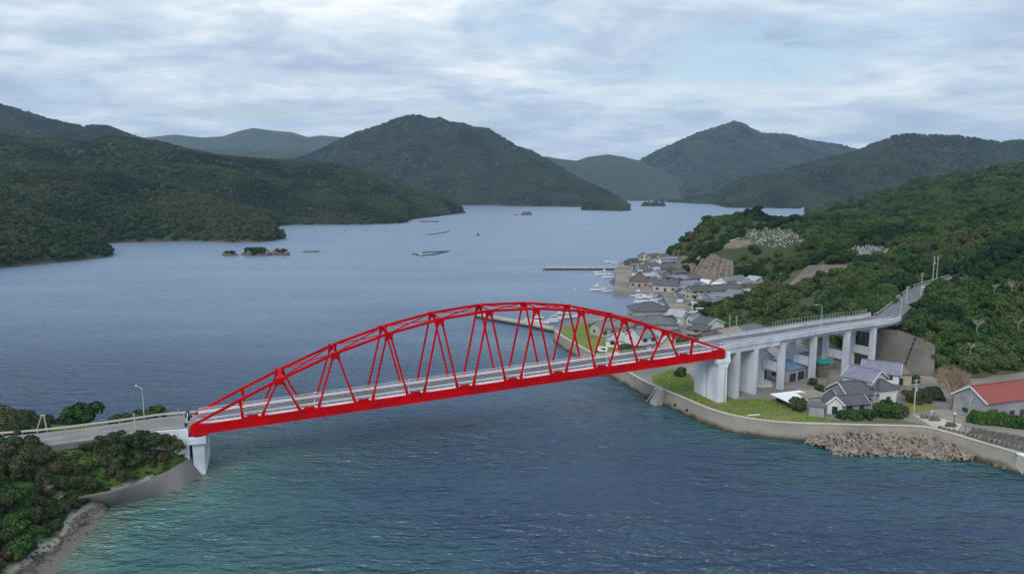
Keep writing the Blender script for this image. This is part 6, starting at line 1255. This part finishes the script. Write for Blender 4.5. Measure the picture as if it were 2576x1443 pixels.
for (px, py), L_, rz, lb, cb_, tw in [
 ((1537, 660), 10, 3.2, 'white cabin boat moored farthest out, beyond the thin jetty', 1, 0), ((1516, 692), 11, 3.25, 'white cabin cruiser nearest the root of the thin jetty', 1, 1), ((1533, 699), 9.5, 3.1, 'white boat with grey awning tied inside the thin jetty', 1, 0),
 ((1505, 731), 10, .05, 'lone white fishing boat with raised wheelhouse drifting off the quay', 1, 1), ((1526, 735), 6, .1, 'small low skiff tied behind the lone white fishing boat', 0, 0), ((1610, 746), 11, .05, 'white fishing boat closest to the village quay corner', 1, 1), ((1620, 752), 10, .05, 'white boat squeezed in the middle of the moored row', 1, 0), ((1625, 762), 13, .05, 'long white boat with dark waterline in the moored row', 1, 1),
 ((1648, 773), 10, .1, 'white boat nearest the fish market roof', 1, 0), ((1612, 740), 8, .05, 'white boat farthest back in the moored row', 1, 0), ((1560, 671), 7, 3.2, 'small white boat tied at the jetty root', 1, 0), ((1548, 664), 6, 3.0, 'grey skiff just beyond the jetty root', 0, 0), ((1505, 686), 7, 3.2, 'small white boat at the left of the jetty group', 0, 0), ((1640, 748), 7, .2, 'white boat moored tight in the quay corner', 1, 0), ((1652, 756), 7, .3, 'small white boat against the quay wall beside the moored row', 0, 0), ((1601, 783), 6, .1, 'small white skiff below the fish market corner', 0, 0),
 ((1350, 813), 12, 2.9, 'cream and pink fishing boat tied to the breakwater behind the arch', 1, 1), ((1398, 806), 8, .3, 'white motorboat leftmost of the group inside the breakwater', 1, 0), ((1412, 802), 10, .25, 'white motorboat with tall wheelhouse inside the breakwater', 1, 1), ((1432, 800), 9, .2, 'white motorboat rightmost of the group inside the breakwater', 1, 0), ((1390, 812), 6.5, .35, 'small white skiff in front of the group inside the breakwater', 0, 0), ((1530, 805), 6, 0, 'small white boat close to the harbour slip', 0, 0)]:
    boat(P(px, py, 0), L_ * 1.0, rz, lb, cb_, tw)
bl = boat(P(1764, 789, GZ + .5), 10.5, .12, 'white boat standing on land in the harbour yard', 1, 0, group=None)
for k in (-3, 0, 3): mb = MB(); mb.box((k, 0, -.35), (.4, 1.8, .5)); mb.build('keel_block', M_trunk, bl)
boat(P(2022, 526, 0), 26, .5, 'far white vessel beyond the right headland', 1, 1, name='ship', group=None, cat='ship')
def buoy(px, py, r, m, label):
    t = thing('buoy', P(px, py, 0), label, 'buoy', 'buoys on the bay'); mb = MB(); mb.tube([(0, 0, -.3), (0, 0, .1), (0, 0, r), (0, 0, r * 1.6)], [r * .5, r, r * .9, r * .2], 8); mb.build('float', m, t); mb = MB(); mb.bar((0, 0, r * 1.5), (0, 0, r * 2.3), .12); mb.build('top_mark', m, t)
buoy(1447, 729, .5, M_hull, 'small white buoy off the village quay'); buoy(1563, 741, .9, M_hull, 'larger white float near the quay corner'); buoy(1203, 592, 1.6, M_dark, 'dark buoy alone in the middle of the bay'); buoy(1478, 787, .7, M_dark, 'dark buoy in the harbour above the arch'); buoy(1500, 790, .6, M_dark, 'second dark buoy in the harbour, nearer the market'); buoy(1290, 806, .5, M_dark, 'dark float beside the breakwater')
# aquaculture rafts
M_raft = mat('raft_timber', (.06, .062, .065), (.11, .11, .11), scale=.3)
def raft(pts, label, posts=()):
    Pp = [Vector(P(x, y, 0)) for x, y in pts]; t = thing('fish_raft', tuple(Pp[0]), label, 'raft', 'floating rafts in the bay'); o = Pp[0]
    for a, b in zip(Pp[:-1], Pp[1:]):
        mb = MB(); n_ = 5
        for i in range(n_):
            mb.bar(a.lerp(b, i / n_) - o + Vector((0, 0, .35)), a.lerp(b, (i + .9) / n_) - o + Vector((0, 0, .35)), 2.6, .9)
        mb.build('walkway', M_raft, t)
    for i in posts: mb = MB(); q = Pp[i] - o; mb.box((q.x, q.y, 2.2), (3, 2.4, 3.6)); mb.build('hut', M_steel, t)
raft([(1070, 590), (1085, 590), (1108, 587), (1130, 583)], 'thin dark raft line in mid bay')
raft([(1040, 639), (1058, 644), (1090, 641), (1128, 632), (1095, 634), (1062, 636)], 'forked fish farm raft with a small hut left of centre', posts=(1,))
ft = thing('work_platform', P(1078, 558, 0), 'dark low work platform with a mast near the left shore', 'platform'); mb = MB(); mb.box((0, 0, .9), (34, 8, 1.8)); mb.box((16, -3, .8), (8, 8, 1.6)); mb.build('pontoon', M_raft, ft); mb = MB(); mb.box((4, 0, 3), (5, 4, 3)); mb.build('cabin', M_steel, ft); mb = MB(); mb.bar((4, 0, 3), (4, 0, 8), .8); mb.build('mast', M_raft, ft)

# ------------------------------------------------------------------ rocks
def rock_mesh(seed, m=M_rock, sub=3):
    rg = np.random.default_rng(seed); import bmesh
    b = bmesh.new(); bmesh.ops.create_icosphere(b, subdivisions=sub, radius=1)
    for v in b.verts:
        p = np.array(v.co); n_ = float(fbm(np.array([p[0] * 1.3 + seed]), np.array([p[1] * 1.3 + p[2] * 1.7 + seed]), 4, seed)[0]); v.co *= .62 + .75 * n_
    me = bpy.data.meshes.new('rock'); b.to_mesh(me); b.free(); me.materials.append(m); return me
ROCKS = [rock_mesh(i) for i in range(5)]
def islet(px0, px1, py, hgt, label, trees=0, seed=0, parts_=3):
    a, b = Vector(P(px0, py, 0)), Vector(P(px1, py, 0)); c = (a + b) / 2; w = (b - a).length; t = thing('rock_islet', tuple(c), label, 'islet')
    rg = random.Random(seed)
    for i in range(parts_):
        f = (i + .5) / parts_ - .5; o = obj('rock', ROCKS[(i + seed) % 5], t, (f * w, rg.uniform(-.1, .1) * w, 0), rg.uniform(0, 6)); s = w / parts_ * .85; o.scale = (s, s * .7, hgt * rg.uniform(.6, 1.25))
    for i in range(trees):
        f = (i + .5) / trees - .5
        tree((c.x + f * w * .8, c.y, hgt * .45), w * .10 + 1.2, 'mid', label.split(' ')[0] + ' islet shrub growing on the ' + ['left', 'middle', 'right'][min(2, int(3 * (i + .5) / trees))] + ' of the ' + label, None, name='shrub', cat='shrub') if False else obj('shrub', CROWN['left'][i % 5], t, (f * w * .7, 0, hgt * .4)).__setattr__('scale', (w * .12 + 1.1,) * 3)
islet(560, 597, 643, 3.0, 'low green topped rock islet at the left of the row', 2, 1, 3); islet(608, 680, 642, 4.6, 'largest rocky islet with dark wind bent shrubs', 5, 2, 5); islet(684, 729, 641, 5.0, 'rocky islet with two humps at the right of the row', 2, 3, 3); islet(765, 798, 634, 1.8, 'small dark rock pair right of the islets', 0, 4, 2)
islet(1312, 1336, 541, 8, 'dark humped rock far out in the bay', 0, 5, 2); islet(1295, 1303, 541, 3, 'tiny rock left of the humped rock', 0, 6, 1)
# shoreline boulders on the left beach, counted among the rest
bt = []
for i in range(150):
    f = rng.uniform(0, 1); px = 205 + rng.normal(0, 16) - f * 150 + 40 * (1 - f); py = 1290 + f * 150 + rng.normal(0, 4)
    q = P(px, py, .4); z = float(left_h(np.array([q[0]]), np.array([q[1]]))[0])
    if z < -.3: continue
    o = obj('boulder', ROCKS[i % 5], None, (q[0], q[1], z), rng.uniform(0, 6)); s = rng.uniform(.10, .30); o.scale = (s * 1.2, s, s * .8); tag(o, 'dark boulder on the left beach, ' + ['topmost', 'upper', 'middle', 'lower', 'lowest'][min(4, int(f * 5))] + ' stretch, ' + ('on the pale sand' if z > .9 else 'near the water'), 'boulder', 'boulders on the left beach')
for i, (px, py) in enumerate([(202, 1290), (210, 1300), (196, 1308), (206, 1318), (190, 1326)]):
    q = P(px, py, .8); o = obj('boulder', ROCKS[i], None, (q[0], q[1], 1.0), i * 1.3); o.scale = (.7, .6, .6); tag(o, ['large grey boulder at the end of the left revetment wall', 'large boulder just below the revetment end', 'large boulder third from the revetment end', 'large boulder fourth from the revetment end', 'large boulder lowest of the big ones on the left beach'][i], 'boulder', 'big boulders by the revetment')
# debris at the far right foot of the sea wall
for i, (px, py, s) in enumerate([(2547, 1178, 1.0), (2525, 1178, .7), (2505, 1172, .7), (2490, 1166, .6)]):
    q = P(px, py, .1); o = obj('boulder', rock_mesh(30 + i, M_cap if i == 0 else M_rock, 2), None, (q[0], q[1], .3), i); o.scale = (s * 1.3, s, s); tag(o, ['white block lying at the foot of the sea wall near the right edge', 'brown rock next to the white block', 'brown rock between the white block and the tetrapods', 'brown rock at the end of the tetrapods'][i], 'boulder')
# the concrete end block of the sea wall
q = P(2569, 1146, WZ); eb = thing('wall_end_block', (q[0], q[1], 0), 'white concrete block ending the sea wall at the right edge', 'block'); mb = MB(); mb.box((.4, 0, 1.4), (1.2, 1.8, 5.6), .2); mb.build('block_body', M_cap, eb); mb = MB(); mb.box((.4, 0, 4.3), (1.4, 2.0, .25), .2); mb.build('block_cap', M_white, eb)

# ------------------------------------------------------------------ tetrapods
def tetra_mesh():
    mb = MB(); dirs = [Vector((0, 0, 1))] + [Vector((math.cos(a) * .943, math.sin(a) * .943, -.333)) for a in (0, 2.094, 4.189)]
    for d in dirs: mb.tube([d * -.12, d * .5, d * 1.25, d * 1.36], [.44, .38, .25, .17], 8)
    return mb.mesh('tetrapod', M_tetra, False)
TM = tetra_mesh(); idx = [i for i in range(110) if 2030 < proj(*A[i])[0] < 2478]
def wall_pt(f):
    s = idx[0] + f * (idx[-1] - idx[0]); i = int(s); i = min(i, 108); a, b = WL[i], WL[i + 1]; t = (WL[min(i + 2, 109)] - WL[max(i - 1, 0)]).normalized(); return a.lerp(b, s - int(s)), Vector((t.y, -t.x, 0))
cnt = 0; ln = (WL[idx[-1]] - WL[idx[0]]).length; rows = 8; per = 37
for r in range(rows):
    for c in range(per):
        f = (c + .5 * (r % 2) + rng.uniform(-.25, .25)) / per; f = min(max(f, 0), .999); edge = min(f * 7 + .25, (1 - f) * 5 + .3, 1)
        off = 1.5 + (r + rng.uniform(-.3, .3)) * 1.02 * edge * 1.05; z = 2.0 * edge * (1 - r / rows) + .1 + rng.uniform(-.2, .3)
        if r > rows * edge + .5: continue
        p, nn = wall_pt(f); p = p + nn * off
        o = obj('tetrapod', TM, None, (p.x, p.y, z)); o.rotation_euler = tuple(rng.uniform(0, 6.28, 3)); k = rng.uniform(.74, .95); o.scale = (k, k, k)
        tag(o, 'tan grey concrete tetrapod ' + ('on top of the heap against the wall' if r < 3 else 'halfway down the heap' if r < 6 else 'at the waterline') + ', ' + ('left end' if f < .25 else 'left of centre' if f < .5 else 'right of centre' if f < .75 else 'right end'), 'tetrapod', 'tetrapods heaped along the sea wall'); cnt += 1
print('tetrapods', cnt)

# ------------------------------------------------------------------ cemeteries, slope frames
def land(px, py, d):
    q = P(px, py, None, d); return Vector((q[0], q[1], float(right_h(np.array([q[0]]), np.array([q[1]]))[0])))
def hit(px, py, y0=200, y1=1700):
    """first place the view ray meets the right-hand land"""
    ys = np.geomspace(y0, y1, 600); a = P(px, py, None, 1000.0); X = a[0] / 1000 * ys; Z = H + (a[2] - H) / 1000 * ys
    g = right_h(X, ys) - Z; j = np.argmax(g > 0); return Vector((X[j], ys[j], float(right_h(X[j:j + 1], ys[j:j + 1])[0])))
gsm = [MB().box((0, 0, .8), (.9, .9, .5)).box((0, 0, 1.5), (.55, .55, 1.3)).box((0, 0, .3), (1.5, 1.5, .6)).mesh('gravestone', m) for m in (mat('grave_pale', (.36, .38, .39)), mat('grave_grey', (.30, .32, .33)))]
for cx, cy, rx, ry, n_, lb, gp in ((1945, 600, 78, 26, 150, 'pale gravestone in the hillside cemetery above the village', 'gravestones in the village cemetery'), (2187, 636, 60, 16, 120, 'pale gravestone in the cemetery on the spur above the viaduct', 'gravestones on the spur cemetery')):
    j = 0
    while j < n_:
        a, b = rng.uniform(-1, 1, 2)
        if a * a + b * b > 1: continue
        p = hit(cx + a * rx, cy + b * ry); o = obj('gravestone', gsm[int(rng.uniform() < .35)], None, p, rng.uniform(-.3, .3)); o.scale = (rng.uniform(.45, .8),) * 3; tag(o, lb, 'gravestone', gp); j += 1
def lattice(poly, nrows, ncols, label, step, wbeam, m):
    """poly: bottom-left, bottom-right, top-right, top-left as seen"""
    g = [[None] * (ncols + 1) for _ in range(nrows + 1)]; q = [np.array(p, float) for p in poly]
    for i in range(nrows + 1):
        for j in range(ncols + 1):
            u, v = j / ncols, i / nrows; pt = (q[0] * (1 - u) + q[1] * u) * (1 - v) + (q[3] * (1 - u) + q[2] * u) * v; g[i][j] = hit(*pt) + Vector((0, -.5, .7))
    t = thing('slope_frame', tuple(g[0][0]), label, 'slope frame'); o = g[0][0]
    for i in range(nrows + 1):
        mb = MB()
        for j in range(ncols): mb.bar(g[i][j] - o, g[i][j + 1] - o, wbeam, wbeam)
        mb.build('horizontal_beam', m, t)
    for j in range(ncols + 1):
        mb = MB()
        for i in range(nrows): mb.bar(g[i][j] - o, g[i + 1][j] - o, wbeam * .8, wbeam * .8)
        mb.build('upright_beam', m, t)
    mb = MB()
    for i in range(nrows):
        for j in range(ncols): mb.add([p - o + Vector((0, .25, -.3)) for p in (g[i][j], g[i][j + 1], g[i + 1][j + 1], g[i + 1][j])], [(0, 1, 2, 3)])
    mb.build('earth_face', M_slope, t)
M_beam = mat('weathered_beam', (.27, .22, .19), (.19, .155, .14), scale=.6, coords='World')
lattice([(1722, 722), (1842, 720), (1842, 664), (1778, 640)], 9, 6, 'brown concrete lattice frame holding the steep slope behind the village', 1, .9, M_beam)
lattice([(1982, 724), (2052, 706), (2140, 672), (2035, 672)], 6, 11, 'pinkish concrete grid on the slope above the viaduct', 1, .8, M_beam)
ho = thing('drain_wall', tuple(hit(1735, 690)), 'pale diagonal concrete strip running up beside the lattice slope', 'strip'); mb = MB(); a = [hit(x, y) + Vector((0, -.3, .6)) for x, y in [(1748, 662), (1762, 650), (1780, 636), (1820, 614), (1860, 602)]]; o_ = Vector(ho.location)
for p, q in zip(a[:-1], a[1:]): mb.bar(p - o_, q - o_, 1.2, .5)
mb.build('strip_body', M_cap, ho)

def bare_patch(poly, nr, nc, label, m, name='bare_slope'):
    q = [np.array(p, float) for p in poly]; mb = MB(); v = []
    for i in range(nr + 1):
        for j in range(nc + 1):
            a, b = j / nc, i / nr; pt = (q[0] * (1 - a) + q[1] * a) * (1 - b) + (q[3] * (1 - a) + q[2] * a) * b; pt = pt + rng.normal(0, 1.2, 2)
            edge = i in (0, nr) or j in (0, nc); v.append(tuple(hit(*pt) + Vector((0, 0, -.6 if edge else rng.uniform(.3, .9)))))
    mb.add(v, [(i * (nc + 1) + j, i * (nc + 1) + j + 1, (i + 1) * (nc + 1) + j + 1, (i + 1) * (nc + 1) + j) for i in range(nr) for j in range(nc)])
    tag(mb.build(name, m, smooth=True), label, None, None, 'structure')
bare_patch([(1690, 672), (1742, 690), (1768, 650), (1712, 628)], 8, 10, 'bare brownish rock slope above the far village roofs', mat('bare_rock', (.115, .095, .075), (.19, .155, .13), scale=.12, coords='World', rough=.95, bump=.5, bscale=.4))
bare_patch([(1800, 628), (1862, 628), (1900, 604), (1836, 602)], 6, 8, 'pale terraced earth strip above the lattice slope', M_slope)
# ------------------------------------------------------------------ air
hz = MB(); hz.box((0, 0, 335), (18200, 18200, 690)); hm = bpy.data.materials.new('haze_air'); hm.use_nodes = True; nt = hm.node_tree; nt.nodes.clear()
ou = nt.nodes.new('ShaderNodeOutputMaterial'); pv = nt.nodes.new('ShaderNodeVolumePrincipled'); pv.inputs['Color'].default_value = (0.50, 0.72, 1.0, 1); pv.inputs['Density'].default_value = 0.00006; pv.inputs['Anisotropy'].default_value = 0.0
nt.links.new(pv.outputs[0], ou.inputs['Volume'])
tag(hz.build('haze', hm), 'thin blue haze filling the air over the bay', None, None, 'stuff')
